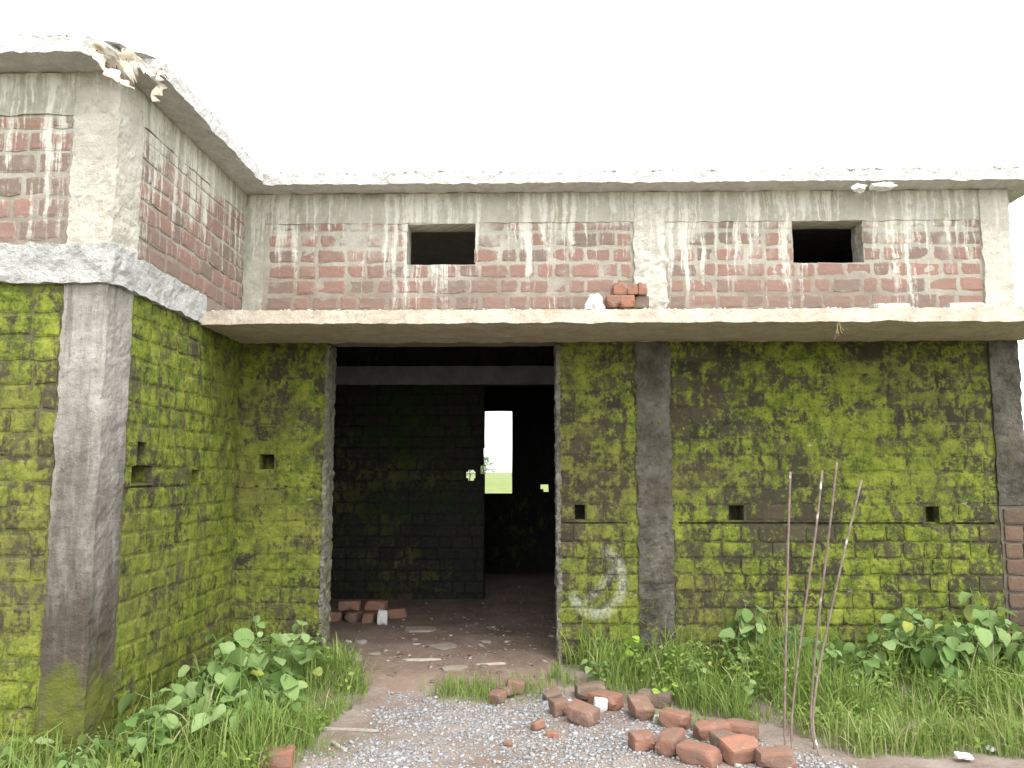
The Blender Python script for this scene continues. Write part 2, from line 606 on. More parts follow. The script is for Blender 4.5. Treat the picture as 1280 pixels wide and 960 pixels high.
# main wall above the canopy
vA, vB = (-1.03, -0.45, 3.245, 3.60, None), (2.22, 2.81, 3.245, 3.605, None)
w_up = part('wall', *wall_mesh(F_MAIN, XS - 0.03, 3.80, ZC + 0.001, ZS, 0.23, [vA, vB], 0.003, amp=0.005), M['mortar_up'], label='bare red brick wall with two ventilation openings above the canopy')
lay(w_up, F_MAIN, XS + 0.20, 3.79, ZCT + 0.045, ZB + 0.01, [vA, vB, (K0 - 0.01, K1, 0, 9, 0)], M['brick_up'], course=0.135, bh=0.112, gap=(.010, .024), seed=9, jit=0.007, jambs=(vA[0], vA[1], vB[0], vB[1]))
# wing side wall
hs1 = [(4.86, 5.13, 1.43, 1.545, 0.2), (4.92, 5.04, 1.545, 1.69, 0.18), (5.74, 5.88, 1.42, 1.52, 0.12), (4.85, 5.6, 1.405, 1.42, 0.03)]
w_sl = part('wall', *wall_mesh(F_SIDE, YW + 0.28, YF + 0.01, -0.3, 2.60, 0.23, hs1, 0.005), M['mortar_bay'], label='mossy side wall of the projecting wing')
lay(w_sl, F_SIDE, YW + 0.29, YF, -0.18, 2.58, hs1[:3], M['brick_bay'], seed=12)
w_su = part('wall', *wall_mesh(F_SIDE, YW + 0.28, YF + 0.01, 2.601, ZS, 0.23, (), 0.004, amp=0.005), M['mortar_up'], label='bare brick side wall of the wing above the concrete band')
lay(w_su, F_SIDE, YW + 0.29, YF - 0.01, 2.82, ZB + 0.06, (), M['brick_up'], course=0.128, bh=0.114, proud=0.004, seed=14, jit=0.006)
# wing front wall
XW0 = -6.0
w_wl = part('wall', *wall_mesh(F_WING, XW0, -2.68, -0.3, 2.60, 0.23, (), 0.006, cell=0.1), M['mortar_bay'], label='mossy front wall of the projecting wing')
lay(w_wl, F_WING, -4.2, -2.685, -0.2, 2.58, (), M['brick_bay'], course=0.137, seed=21, jit=0.006)
w_wu = part('wall', *wall_mesh(F_WING, XW0, -2.68, 2.601, ZS, 0.23, (), 0.005, cell=0.1, amp=0.006), M['mortar_up'], label='bare red brick front wall of the wing above the band')
lay(w_wu, F_WING, -4.2, -2.69, 2.845, ZB - 0.005, (), M['brick_up'], course=0.137, bh=0.114, gap=(.010, .026), seed=23, jit=0.007)
# low wall running on past the free end
XL = 6.5
w_low = part('wall', *wall_mesh(F_MAIN, XE + 0.005, XL, -0.3, 1.22, 0.23, (), 0.012), M['stub_mortar'])
lay(w_low, F_MAIN, 3.80, 4.6, -0.1, 1.22, (), M['stub_brick'], proud=0.02, seed=31)

# inner walls and the shell of the rooms
xi0 = on_y(605, 660, YI)[0]
hx, hz = on_y(588, 594, YI)
xn, zn0 = on_y(604, 583, YI)
zn1 = on_y(604, 560, YI)[1]
xm = on_y(601, 583, YI)[0]
inner_open = [(xi0, xi0 + 1.15, -1, 2.56, None)]
rag = [(xn, xi0 + 0.01, zn0, zn1, None), (xm - 0.012, xi0 + 0.01, zn0 - 0.09, zn0 + 0.01, None),
       (hx - 0.06, hx + 0.06, hz - 0.035, hz + 0.04, None), (hx - 0.035, hx + 0.045, hz - 0.065, hz + 0.066, None)]
F_IN = Frame((0, YI, 0), (1, 0, 0), (0, -1, 0))
w_in = part('wall', *wall_mesh(F_IN, -2.75, 3.79, -0.2, ZS, 0.16, inner_open + rag, 0.01, cell=0.16), M['mortar_in'], label='inner wall, its colour darkened for room shade, seen through the doorway')
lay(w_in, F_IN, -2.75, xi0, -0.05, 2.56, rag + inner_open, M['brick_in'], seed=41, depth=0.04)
hx2 = on_y(588, 594, YB)[0] - 0.2
wx1 = on_y(640, 560, YB)[0]
wz1, wz0 = on_y(625, 513, YB)[1], on_y(625, 617, YB)[1]
px, pz_ = on_y(681, 610, YB)
F_BK = Frame((0, YB, 0), (1, 0, 0), (0, -1, 0))
win = [(hx2, wx1, wz0, wz1, None), (px - 0.065, px + 0.06, pz_ - 0.02, pz_ + 0.055, None), (px - 0.02, px + 0.06, pz_ - 0.06, pz_ + 0.02, None)]
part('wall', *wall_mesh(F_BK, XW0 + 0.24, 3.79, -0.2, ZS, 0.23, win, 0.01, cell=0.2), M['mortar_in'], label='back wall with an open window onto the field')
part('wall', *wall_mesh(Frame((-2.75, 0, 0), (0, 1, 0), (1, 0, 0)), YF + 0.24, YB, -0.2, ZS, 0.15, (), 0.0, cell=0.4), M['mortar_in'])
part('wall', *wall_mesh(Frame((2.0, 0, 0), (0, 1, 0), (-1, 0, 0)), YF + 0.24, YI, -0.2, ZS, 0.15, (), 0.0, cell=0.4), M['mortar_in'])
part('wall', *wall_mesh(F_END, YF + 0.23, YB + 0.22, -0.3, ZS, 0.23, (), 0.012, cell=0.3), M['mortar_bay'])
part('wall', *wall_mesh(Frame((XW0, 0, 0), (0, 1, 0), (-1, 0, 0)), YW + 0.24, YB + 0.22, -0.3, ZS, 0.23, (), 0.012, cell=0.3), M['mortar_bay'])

# columns
def column(x0, x1, y0, y1, z0, z1, mat, amp=0.006, seed=0, label=None):
    cx = (x0 + x1) / 2

    def spill(p):          # mortar squeezed unevenly past the shutter boards
        sd = 1 if p.x > cx else -1
        w = 0.016 * mn.noise(Vector((p.z * 5.5, sd * 7.0 + seed, 0))) + 0.012 * mn.noise(Vector((p.z * 17, sd * 3.0 + seed, 4)))
        k = max(0.0, 1 - (p.y - y0) / 0.1)
        return Vector((p.x + w * k * abs(p.x - cx) / (x1 - cx), p.y, p.z))
    return part('column', *rough_box(x0, x1, y0, y1, z0, z1, 0.03, amp, 10, seed, spill), mat, label=label)


column(-2.68, XS, YW - 0.004, YW + 0.285, -0.3, 2.60, M['column_wing'], 0.008, 1, 'pale concrete corner column with dark damp foot')
column(-2.68, XS + 0.010, YW - 0.014, YW + 0.285, 2.62, ZS - 0.006, M['conc_plain'], 0.012, 2)
column(K0, K1, YF - 0.010, YF + 0.20, -0.2, ZC - 0.002, M['conc_low'], 0.017, 3, 'dark algae-stained concrete column in the mossy wall')
column(K0 + 0.005, K1 - 0.005, YF - 0.02, YF + 0.2, ZC + 0.003, ZS - 0.12, M['conc_plain'], 0.020, 4, 'rough pale concrete column above the canopy')
column(3.785, XE, YF - 0.015, YF + 0.24, 1.24, ZC - 0.002, M['conc_low'], 0.006, 5)
column(3.79, XE, YF - 0.002, YF + 0.24, -0.2, 1.235, M['stub_mortar'], 0.006, 5)
column(3.785, XE, YF - 0.018, YF + 0.24, ZC + 0.003, ZS - 0.006, M['conc_plain'], 0.008, 6)
column(XS + 0.0, XS + 0.17, YF - 0.01, YF + 0.2, ZC + 0.003, ZB + 0.02, M['conc_up'], 0.006, 7)

JAMB = mat_flat('pale_jamb_mortar', (0.085, 0.078, 0.058), (0.21, 0.198, 0.165), (0.04, 0.037, 0.026), bump=(1.0, 0.03), scale=14, moss=0.42)
part('door_jamb', *rough_box(DL - 0.018, DL + 0.012, YF - 0.008, YF + 0.235, -0.05, ZC - 0.02, 0.022, 0.016, 24, 8), JAMB)
part('door_jamb', *rough_box(DR - 0.010, DR + 0.025, YF - 0.008, YF + 0.235, -0.05, ZC - 0.02, 0.022, 0.016, 24, 9), JAMB)

# beams, bands, roof and canopy
part('beam', *rough_box(XS - 0.02, XE + 0.003, YF - 0.007, YF + 0.22, ZB, ZS - 0.004, 0.035, 0.011, 8, 11), M['conc_up'], label='lime-streaked concrete beam under the roof edge')
part('beam', *rough_box(XS - 0.2, XS + 0.006, YW + 0.20, YF - 0.02, ZB + 0.06, ZS - 0.004, 0.035, 0.012, 8, 12), M['conc_up'])
part('beam', *rough_box(XW0, XS + 0.004, YW - 0.006, YW + 0.2, ZB, ZS - 0.004, 0.035, 0.012, 8, 13), M['conc_up'])
part('lintel_band', *rough_box(XW0, XS + 0.035, YW - 0.035, YW + 0.2, 2.585, 2.815, 0.035, 0.017, 11, 14), M['conc_band'], label='crumbling whitish concrete band round the wing')
part('lintel_band', *rough_box(XS - 0.15, XS + 0.03, YW + 0.20, 5.78, 2.585, 2.805, 0.035, 0.015, 11, 15), M['conc_band'])
part('lintel_band', *rough_box(-2.74, 3.7, YI - 0.03, YI + 0.10, 2.565, 2.79, 0.1, 0.006, 5, 16), mat_flat('grey_inner_lintel', (0.17, 0.17, 0.17), (0.24, 0.235, 0.23), bump=(0.5, 0.01)))


def broken(p):
    c = (p.x + 2.19) - (p.y - 4.25)
    k = -0.30 + 0.10 * nz(p, 6, 2)
    if c > k:
        s = (c - k) / 2
        p = Vector((p.x - s, p.y + s, p.z + 0.02 * nz(p, 9, 5)))
    return p


roof = part('roof', *rough_box(-3.9, -2.19, 4.25, 6.9, ZS, ZT, 0.035, 0.012, 12, 20, broken, 0.035), M['conc_roof'], label='white crumbling edge of the flat concrete roof')
part('roof', *rough_box(XW0 - 0.2, -3.9, 4.25, 6.9, ZS, ZT, 0.08, 0.012, 12, 20, None, 0.03), M['conc_roof'])
part('roof', *rough_box(-2.19, 4.27, 6.37, 6.9, ZS, ZT, 0.035, 0.012, 12, 20, None, 0.035), M['conc_roof'])
part('roof', *rough_box(XW0 - 0.2, 4.27, 6.9, YB + 0.4, ZS, ZT, 0.25, 0.005, 2, 20), M['conc_roof'])
can = part('canopy', *rough_box(XS + 0.002, 4.07, YC, YF + 0.01, ZC, ZCT, 0.03, 0.009, 8, 30), M['canopy'], label='projecting thin concrete canopy slab with board-marked edge')

# crumbs of lime mortar along roof and canopy edges
def rock_mesh_arrays(n, pos, size, flat=0.7, rng=RNG):
    cube = np.array([(x, y, z) for x in (-1, 1) for y in (-1, 1) for z in (-1, 1)], float)
    oct_ = np.array([(1, 0, 0), (-1, 0, 0), (0, 1, 0), (0, -1, 0), (0, 0, 1), (0, 0, -1)], float)
    fo = np.array([(0, 2, 4), (2, 1, 4), (1, 3, 4), (3, 0, 4), (2, 0, 5), (1, 2, 5), (3, 1, 5), (0, 3, 5)])
    fc = np.array([(0, 1, 3), (0, 3, 2), (4, 6, 7), (4, 7, 5), (0, 4, 5), (0, 5, 1), (2, 3, 7), (2, 7, 6), (0, 2, 6), (0, 6, 4), (1, 5, 7), (1, 7, 3)])
    base, fb = cube * 0.72, fc
    nv = len(base)
    v = base[None] * (1 + rng.uniform(-.42, .42, (n, nv, 3)))
    v *= (size[:, None, None] * np.stack([np.ones(n), rng.uniform(.6, 1, n), rng.uniform(flat * .55, flat, n)], 1)[:, None, :])
    ax = rng.uniform(-.5, .5, (n, 2))
    a = rng.uniform(0, 6.28, n)
    ca, sa = np.cos(a), np.sin(a)
    cx, sx = np.cos(ax[:, 0]), np.sin(ax[:, 0])
    y, z = v[:, :, 1] * cx[:, None] - v[:, :, 2] * sx[:, None], v[:, :, 1] * sx[:, None] + v[:, :, 2] * cx[:, None]
    x = v[:, :, 0]
    v = np.stack([x * ca[:, None] - y * sa[:, None], x * sa[:, None] + y * ca[:, None], z], 2) + pos[:, None, :]
    f = fb[None] + (np.arange(n) * nv)[:, None, None]
    return v.reshape(-1, 3), f.reshape(-1, 3), nv


def tri_mesh(name, v, f):
    me = bpy.data.meshes.new(name)
    me.vertices.add(len(v))
    me.vertices.foreach_set('co', np.asarray(v, np.float32).ravel())
    me.loops.add(f.size)
    me.loops.foreach_set('vertex_index', f.astype(np.int32).ravel())
    me.polygons.add(len(f))
    k = f.shape[1]
    me.polygons.foreach_set('loop_start', np.arange(len(f), dtype=np.int32) * k)
    try:
        me.polygons.foreach_set('loop_total', np.full(len(f), k, dtype=np.int32))
    except Exception:
        pass
    me.update(calc_edges=True)
    me.validate()
    return me


def rocks(name, pos, size, mat, parent=None, flat=0.7, kind='stuff', inv=False):
    pos, size = np.asarray(pos, float), np.asarray(size, float)
    v, f, nv = rock_mesh_arrays(len(pos), pos, size, flat)
    me = tri_mesh(name, v, f)
    c = np.ones((len(pos), nv, 4)); c[:, :, 0] = RNG.random(len(pos))[:, None]; c[:, :, 1] = RNG.random(len(pos))[:, None]
    tint(me, c.reshape(-1, 4))
    o = new_obj(name, me, mat, parent)
    if inv:
        o.matrix_parent_inverse = INV
    if kind:
        o['kind'] = kind
    return o


pos, siz = [], []
for _ in range(900):
    s = random.random()
    if s < 0.62:
        p = (random.uniform(-2.15, 4.25), 6.40 + abs(random.gauss(0, .05)), ZT + random.uniform(0, .02))
    elif s < 0.85:
        p = (-2.21 - abs(random.gauss(0, .05)), random.uniform(4.6, 6.4), ZT + random.uniform(0, .02))
    else:
        p = (random.uniform(-3.9, -2.6), 4.28 + abs(random.gauss(0, .05)), ZT + random.uniform(0, .03))
    pos.append(p); siz.append(random.uniform(.008, .026))
rocks('crumbs', pos, siz, M['conc_roof'], bld, inv=True)
pos, siz = [], []
for _ in range(420):
    x = random.uniform(-2.35, 4.0)
    pos.append((x, YC + 0.02 + abs(random.gauss(0, .10)), ZCT + 0.006)); siz.append(random.uniform(.005, .016))
rocks('crumbs', pos, siz, M['conc_roof'], bld, inv=True)

# ---- bricks: those that show largest are objects, the rest one joined mesh
def shown(b):
    if b['wall'] in (w_in,):
        return 0
    p = b['fr'].pt(b['u'], b['z'])
    u, v = project(p)
    if not (-5 < u < 1285 and 60 < v < 900):
        return 0
    q0, q1 = project(b['fr'].pt(b['u'] - b['L'] / 2, b['z'])), project(b['fr'].pt(b['u'] + b['L'] / 2, b['z']))
    t0, t1 = project(b['fr'].pt(b['u'], b['z'] - b['H'] / 2)), project(b['fr'].pt(b['u'], b['z'] + b['H'] / 2))
    return abs(q1[0] - q0[0]) * abs(t1[1] - t0[1])


BRICKS.sort(key=lambda b: -shown(b))
pool = {}
rest_v, rest_f, rest_c, rest_m, rest_mats = [], [], [], [], []
for i, b in enumerate(BRICKS):
    fm = b['fr'].mat(b['u'], b['z'], b['d'])
    rotm = Matrix.Rotation(b['rot'], 4, 'Y')
    if i < 300:
        key = (round(b['L'], 2), round(b['H'], 2), b['mat'].name, b['dep'], i % 5)
        if key not in pool:
            v, f, c = brick_geo(b['L'], b['H'], b['dep'], i, b['jit'])
            me = mesh('brick', v, f)
            tint(me, c)
            me.materials.append(b['mat'])
            pool[key] = me
        o = bpy.data.objects.new('brick', pool[key])
        COL.objects.link(o)
        o.parent = b['wall']
        o.matrix_basis = fm @ rotm
    else:
        v, f, c = brick_geo(b['L'], b['H'], b['dep'], i, b['jit'])
        mm = fm @ rotm
        n0 = len(rest_v)
        rest_v += [mm @ Vector(q) for q in v]
        rest_f += [tuple(n0 + k for k in q) for q in f]
        rest_c += c
        if b['mat'] not in rest_mats:
            rest_mats.append(b['mat'])
        rest_m += [rest_mats.index(b['mat'])] * len(f)
me = mesh('brickwork', rest_v, rest_f)
tint(me, rest_c)
bw = new_obj('brickwork', me, rest_mats, bld)
bw.matrix_parent_inverse = INV
me.polygons.foreach_set('material_index', rest_m)
bw['kind'] = 'stuff'
print('bricks laid', len(BRICKS))

# ------------------------------------------------------------------ ground
def ground_z(x, y):
    z = -0.10
    t = min(1, max(0, (y - 5.75) / 0.5))
    t = t * t * (3 - 2 * t)
    z += 0.075 * t
    if y > YF + 0.05:
        z = -0.10
    z += 0.012 * mn.noise(Vector((x * 2.1, y * 2.1, 0))) + 0.006 * mn.noise(Vector((x * 8, y * 8, 3)))
    if 2 < y < 7 and -1.2 < x < 1.6:
        z += 0.004 * mn.noise(Vector((x * 25, y * 25, 5)))
    if y > 13.0:
        z = -0.25 + 0.12 * mn.noise(Vector((x * .15, y * .15, 9)))
    return z


def axis(dense0, dense1, step, lo, hi):
    a = list(np.arange(dense0, dense1 + 1e-6, step))
    q, s = dense0, step
    left = []
    while q > lo:
        s *= 1.35
        q -= s
        left.append(max(q, lo))
    q, s = dense1, step
    right = []
    while q < hi:
        s *= 1.35
        q += s
        right.append(min(q, hi))
    return left[::-1] + a + right


gx, gy = axis(-4.0, 5.0, 0.06, -2500, 2500), axis(2.5, 7.0, 0.06, -60, 4000)
GV = [(x, y, ground_z(x, y)) for y in gy for x in gx]
nxg = len(gx)
GF = [(j * nxg + i, j * nxg + i + 1, (j + 1) * nxg + i + 1, (j + 1) * nxg + i) for j in range(len(gy) - 1) for i in range(nxg - 1)]
N = NT('earth_and_field', 0.95)
x, y, z = N.xyz()
soil = N.mix(N.map(N.noise(2.5, 5, 0.65), 0.38, 0.62), (0.17, 0.13, 0.105), (0.255, 0.212, 0.178))
soil = N.mix(N.map(N.noise(40, 4, 0.7), 0.55, 0.7, 0, 0.7), soil, (0.26, 0.24, 0.21))
field = N.mix(N.map(N.noise(0.6, 4, 0.7), 0.4, 0.6), (0.13, 0.17, 0.045), (0.20, 0.23, 0.075))
field = N.mix(N.map(N.noise(0.03, 3, 0.6), 0.45, 0.6), field, (0.13, 0.19, 0.05))
d = N.math('MAXIMUM', N.map(y, 13, 15), N.map(N.math('ABSOLUTE', x), 6.0, 9.0))
col = N.mix(d, soil, field)
rough_bump(N, 0.8, 0.02)
gm = N.out(col)
g = new_obj('ground', mesh('ground', GV, GF, True), gm)
tag(g, kind='structure')

def lip(a, b):
    e = min(1.0, max(0.0, (b - 5.86 - 0.16 * nz((a, 0, 2), 1.9) - 0.05 * nz((a, 0, 2), 8)) / 0.30))
    return -0.13 * (1 - e * e * (3 - 2 * e)) + 0.02 * nz((a, b, 1), 9) * (1 - e)


# earth floor of the rooms
fv, ff = [], []
fx, fy = lattice(-2.6, 3.7, 0.07), lattice(5.78, YB + 0.05, 0.06)
for b in fy:
    for a in fx:
        zf = 0.010 * nz((a, b, 0), 2.3) + 0.006 * nz((a, b, 0), 9)
        fv.append((a, b, zf + lip(a, b)))
n_ = len(fx)
for j in range(len(fy) - 1):
    for i in range(n_ - 1):
        c = (fx[i] + fx[i + 1]) / 2
        if fy[j] > YF + 0.02 or (DL < c < DR):
            ff.append((j * n_ + i, j * n_ + i + 1, (j + 1) * n_ + i + 1, (j + 1) * n_ + i))
fl = new_obj('floor', mesh('floor', fv, ff, True), M['floor'])
tag(fl, kind='structure')


def gz(x, y):
    """what the foot of a thing at x, y stands on"""
    if y > 5.80 and DL < x < DR or y > YF:
        q = 0.010 * nz((x, y, 0), 2.3) + 0.006 * nz((x, y, 0), 9) + lip(x, y)
        return q if y > YF else max(q, ground_z(x, y))
    return ground_z(x, y)


def spot(u, v, dz=0.0):
    """pixel on the ground or floor -> point"""
    z = -0.08
    for _ in range(6):
        x, y = on_z(u, v, z)
        z = gz(x, y)
    return x, y, z + dz


# ------------------------------------------------------------------ gravel, rubble crumbs
N = NT('crushed_stone', 0.9)
r_, g_, b_ = N.attr()[:3]
c = N.ramp(r_, [(0, (0.17, 0.173, 0.182)), (0.4, (0.25, 0.252, 0.26)), (0.75, (0.31, 0.312, 0.32)), (0.95, (0.38, 0.378, 0.37)), (1, (0.23, 0.17, 0.13))])
c = N.mix(N.map(N.noise(60, 3), 0.4, 0.7, 0, 0.3), c, (0.30, 0.27, 0.24))
rough_bump(N, 0.4, 0.006)
M['gravel'] = N.out(c)


def inside(poly, x, y):
    r = False
    j = len(poly) - 1
    for i in range(len(poly)):
        if (poly[i][1] > y) != (poly[j][1] > y) and x < (poly[j][0] - poly[i][0]) * (y - poly[i][1]) / (poly[j][1] - poly[i][1]) + poly[i][0]:
            r = not r
        j = i
    return r


gp = [on_z(u, v, -0.09) for u, v in ((470, 868), (560, 872), (640, 872), (690, 868), (760, 880), (850, 905), (990, 930))]
GPOLY = [(-1.9, 2.6), (-1.32, 4.4), (-0.95, 5.0)] + gp + [(1.9, 4.6), (2.6, 4.2), (2.6, 2.6)]
pos, siz = [], []
while len(pos) < 30000:
    x, y = random.uniform(-1.9, 2.6), random.uniform(2.9, 6.05)
    wx, wy = .22 * mn.noise(Vector((x * 2.4, y * 2.4, 71))) + random.gauss(0, .05), .22 * mn.noise(Vector((x * 2.4, y * 2.4, 77))) + random.gauss(0, .05)
    if not inside(GPOLY, x + wx, y + wy):
        continue
    m = mn.noise(Vector((x * 1.7, y * 1.7, 4))) + 0.5 * mn.noise(Vector((x * 5, y * 5, 1)))
    if x > 0.9:
        m -= 0.25 * (x - 0.9)
    if m < random.uniform(-0.7, 0.25):
        continue
    s = min(0.024, 0.0040 + random.expovariate(330))
    pos.append((x, y, ground_z(x, y) + s * 0.25)); siz.append(s)
gr = rocks('gravel', pos, siz, M['gravel'])
tag(gr, 'grey crushed stone spread over the earth in front of the doorway', 'gravel')

pos, siz = [], []
for _ in range(720):
    y = 6.05 + abs(random.gauss(0, 1.6))
    if y > 12.2:
        continue
    x = random.uniform(-1.6, 0.3) if y < 6.7 else random.gauss(-0.5, 0.55)
    if y > 9.5:
        x = random.uniform(-0.4, 0.6)
    s = min(0.045, 0.004 + random.expovariate(130))
    pos.append((x, y, gz(x, y) + s * .1)); siz.append(s)
N = NT('lime_chips', 0.9)
c = N.ramp(N.attr()[0], [(0, (0.13, 0.10, 0.08)), (0.7, (0.19, 0.155, 0.125)), (1, (0.32, 0.295, 0.26))])
M['chips'] = N.out(c)
db = rocks('debris', pos, siz, M['chips'], flat=0.35)
tag(db, 'pale chips of mortar and stone littering the earth floor', 'debris')

# ------------------------------------------------------------------ loose bricks
N = NT('loose_red_brick', 0.9)
r_ = N.attr()[0]
c = N.ramp(r_, [(0, (0.135, 0.105, 0.080)), (0.3, (0.18, 0.106, 0.077)), (0.6, (0.22, 0.110, 0.076)), (1, (0.27, 0.122, 0.078))])
c = N.mix(N.map(N.noise(11, 5, 0.75), 0.44, 0.62, 0, 0.7), c, (0.15, 0.115, 0.088))
c = N.mix(N.map(N.noise(9, 5, 0.7, dist=0.5), 0.60, 0.68, 0, 0.75), c, (0.25, 0.225, 0.195))
c = N.mix(N.map(N.noise(70, 4, 0.7), 0.60, 0.72, 0, 0.7), c, (0.30, 0.25, 0.21))
rough_bump(N, 0.8, 0.008)
M['loose'] = N.out(c)
M['limestone'] = mat_flat('white_lime_lump', (0.46, 0.455, 0.43), (0.58, 0.575, 0.55), bump=(0.8, 0.01), scale=20)
M['dusty'] = mat_flat('mortar_caked_brick', (0.33, 0.31, 0.265), (0.40, 0.385, 0.35), (0.22, 0.17, 0.135), bump=(0.8, 0.01), scale=14)


def brick_loose_mesh(L, W, H, seed, chip=0.5):
    bm = bmesh.new()
    bmesh.ops.create_cube(bm, size=1.0)
    bmesh.ops.scale(bm, vec=(L, W, H), verts=bm.verts)
    bmesh.ops.subdivide_edges(bm, edges=bm.edges, cuts=5, use_grid_fill=True)
    r = random.Random(seed)
    ks = [Vector((r.choice((-1, r.uniform(-.8, .8), 1)) * L / 2, r.choice((-1, 1)) * W / 2, r.choice((-1, 1)) * H / 2)) for _ in range(5)]
    for v in bm.verts:
        a = [abs(v.co.x) > L * .49, abs(v.co.y) > W * .49, abs(v.co.z) > H * .49]
        n = sum(a)
        if n >= 2:
            q = 0.0035 if n == 2 else 0.005
            v.co -= Vector([math.copysign(q, c) if f else 0 for c, f in zip(v.co, a)])
        for k in ks:
            dd = (v.co - k).length
            if dd < 0.05:
                v.co *= 1 - chip * 0.55 * (1 - dd / 0.05) * r.uniform(.5, 1)
        p = v.co + Vector((seed * 1.3, 0, 0))
        v.co += Vector((nz(p, 22, 1), nz(p, 22, 4), nz(p, 22, 7))) * 0.0030
    t = r.random()
    me = bpy.data.meshes.new('brick')
    bm.to_mesh(me)
    bm.free()
    tint(me, [(t, 1, 1, 1)] * len(me.vertices))
    return me


def loose(p, L, W, H, rz, rx=0, ry=0, mat=None, seed=0, label='', group=None, tone=None, up=None, name='brick', cat='brick'):
    me = brick_loose_mesh(L, W, H, seed)
    if tone is not None:
        me.color_attributes['tint'].data.foreach_set('color', np.tile(np.array([tone, 1, 1, 1], np.float32), len(me.vertices)))
    o = new_obj(name, me, mat or M['loose'])
    e = Euler((R(rx), R(ry), R(rz)), 'XYZ')
    m = e.to_matrix()
    low = min((m @ v.co).z for v in me.vertices)
    o.location = (p[0], p[1], p[2] - low - 0.004 + (up or 0))
    o.rotation_euler = e
    tag(o, label, cat, group)
    return o


HEAP = 'loose bricks heaped on the gravel'
BL, BW, BH = 0.215, 0.135, 0.097
LB = [  # u, v (middle of foot), size, rz, rx, ry, tone, label
    (738, 873, 1, 8, 0, 0, .12, 'dull brown brick lying against the grass behind another slanted red brick'),
    (757, 884, 1, -42, 0, 0, .62, 'red brick with a pale mortar end, slanting beside a white lime lump'),
    (727, 903, 1, -38, 10, 8, .45, 'tilted red-brown brick lying apart on the gravel near the doorway'),
    (699, 893, .55, 20, 0, 0, .35, 'broken half brick beside the tilted brick near the doorway'),
    (801, 897, 1, 100, 0, -14, .40, 'long brick pointing out of the grass with its grey end raised'),
    (819, 882, 1, -18, 0, 0, .05, 'grey mortar-stained brick half hidden in the grass edge'),
    (803, 936, .62, 12, 0, 0, .55, 'broken brick stub at the edge of the heap'),
    (838, 940, 1, 62, 0, 0, .48, 'brick showing its square grey-brown end at the side of the heap'),
    (844, 910, .9, -30, 0, 0, .70, 'red brick lying slanted at the back of the heap beside the grass'),
    (890, 924, 1, 8, 0, 0, .80, 'flat orange-red brick in the middle of the heap'),
    (926, 922, 1, -6, 0, 0, .50, 'brown-fronted brick at the back of the heap next to the steel rods'),
    (874, 953, 1, -40, 0, 0, .72, 'orange brick with a grey end facing out at the front of the heap'),
    (908, 938, .8, 15, 0, 0, .15, 'mortar-flecked grey-topped brick wedged in the middle of the heap'),
    (926, 951, 1, 24, 22, 0, .95, 'bright orange brick leaning on the front of the heap'),
    (969, 957, 1, 4, 0, 0, .45, 'brick lying alone at the foot of the steel rods'),
]
for i, (u, v, k, rz, rx, ry, tone, lab) in enumerate(LB):
    loose(spot(u, v), BL * k * random.uniform(.92, 1.06), BW * (1 if k > .6 else .9) * random.uniform(.92, 1.05), BH * random.uniform(.93, 1.06), rz, rx + random.uniform(-5, 5), ry + random.uniform(-5, 5), seed=60 + i, label=lab, group=HEAP, tone=tone)
SM = [(672, 912, .09, .06, .06, .6, 'small broken red brick bit on the gravel, upright'), (690, 921, .085, .06, .035, .9, 'small flat orange brick chip on the gravel beside an upright bit'),
      (635, 932, .07, .05, .03, .5, 'tiny red brick flake lying alone on the grey gravel'),
      (621, 860, .12, .10, .08, .45, 'broken brick piece with a jagged top at the threshold grass tuft'), (644, 853, .13, .10, .09, .4, 'dark brown broken brick piece at the doorway threshold'),
      (631, 871, .14, .10, .06, .08, 'yellow-grey broken brick wedge in front of the threshold pieces'), (690, 860, .12, .1, .07, .1, 'dark half-buried brick by the foot of the doorway pier')]
for i, (u, v, a, b, c, tone, lab) in enumerate(SM):
    loose(spot(u, v), a, b, c, random.uniform(-40, 40), random.uniform(-15, 15), random.uniform(-15, 15), seed=90 + i, label=lab, tone=tone, name='brick_piece', cat='brick piece')
for i, (u, v, s, lab) in enumerate([(751, 889, .085, 'white lime lump resting against the slanted red brick'), (819, 900, .05, 'small white lime block beside the long brick in the grass'), (713, 880, .07, 'flat white lime piece lying on the tilted brick')]):
    loose(spot(u, v), s * 1.1, s, s * (.95 if i < 2 else .4), 30 * i, 8, 5, M['limestone'], 110 + i, lab, name='lime_lump', cat='lime lump')
WB = 'bricks lying in the weeds along the mossy wall'
for i, (u, v, k, rz, lab) in enumerate([(298, 812, 1, 20, 'brown brick standing in the weeds in the wall corner'), (337, 830, 1, -5, 'reddish brick lying in weeds at the foot of the mossy wall'), (386, 838, .8, 12, 'dark brick at the wall foot just beside the doorway'),
                                        (345, 957, .9, 10, 'orange brick half buried at the edge of the weeds')]):
    loose(spot(u, v), BL * k, BW, BH * (1.5 if i == 0 else 1), rz, seed=120 + i, label=lab, group=WB, tone=(.3, .45, .2, .8)[i])
IB = 'bricks stacked inside the dark room'
for i, (u, v, up, rz, tone, lab) in enumerate([(414, 776, 0, 5, .5, 'red brick at the end of the indoor stack by the door jamb'), (442, 776, 0, 80, .15, 'grey brick end in the indoor stack'), (463, 777, 0, 85, .75, 'red brick end beside the white one in the indoor stack'),
                                              (494, 772, 0, 30, .6, 'red brick slanting at the open end of the indoor stack'), (437, 775, .1, 3, .55, 'red brick lying on top of the indoor stack, by the grey one'), (470, 775, .1, -8, .65, 'red brick lying on top of the indoor stack, above the white block')]):
    loose(spot(u, v), BL, BW * .9, BH, rz, seed=140 + i, label=lab, group=IB, tone=tone, up=up)
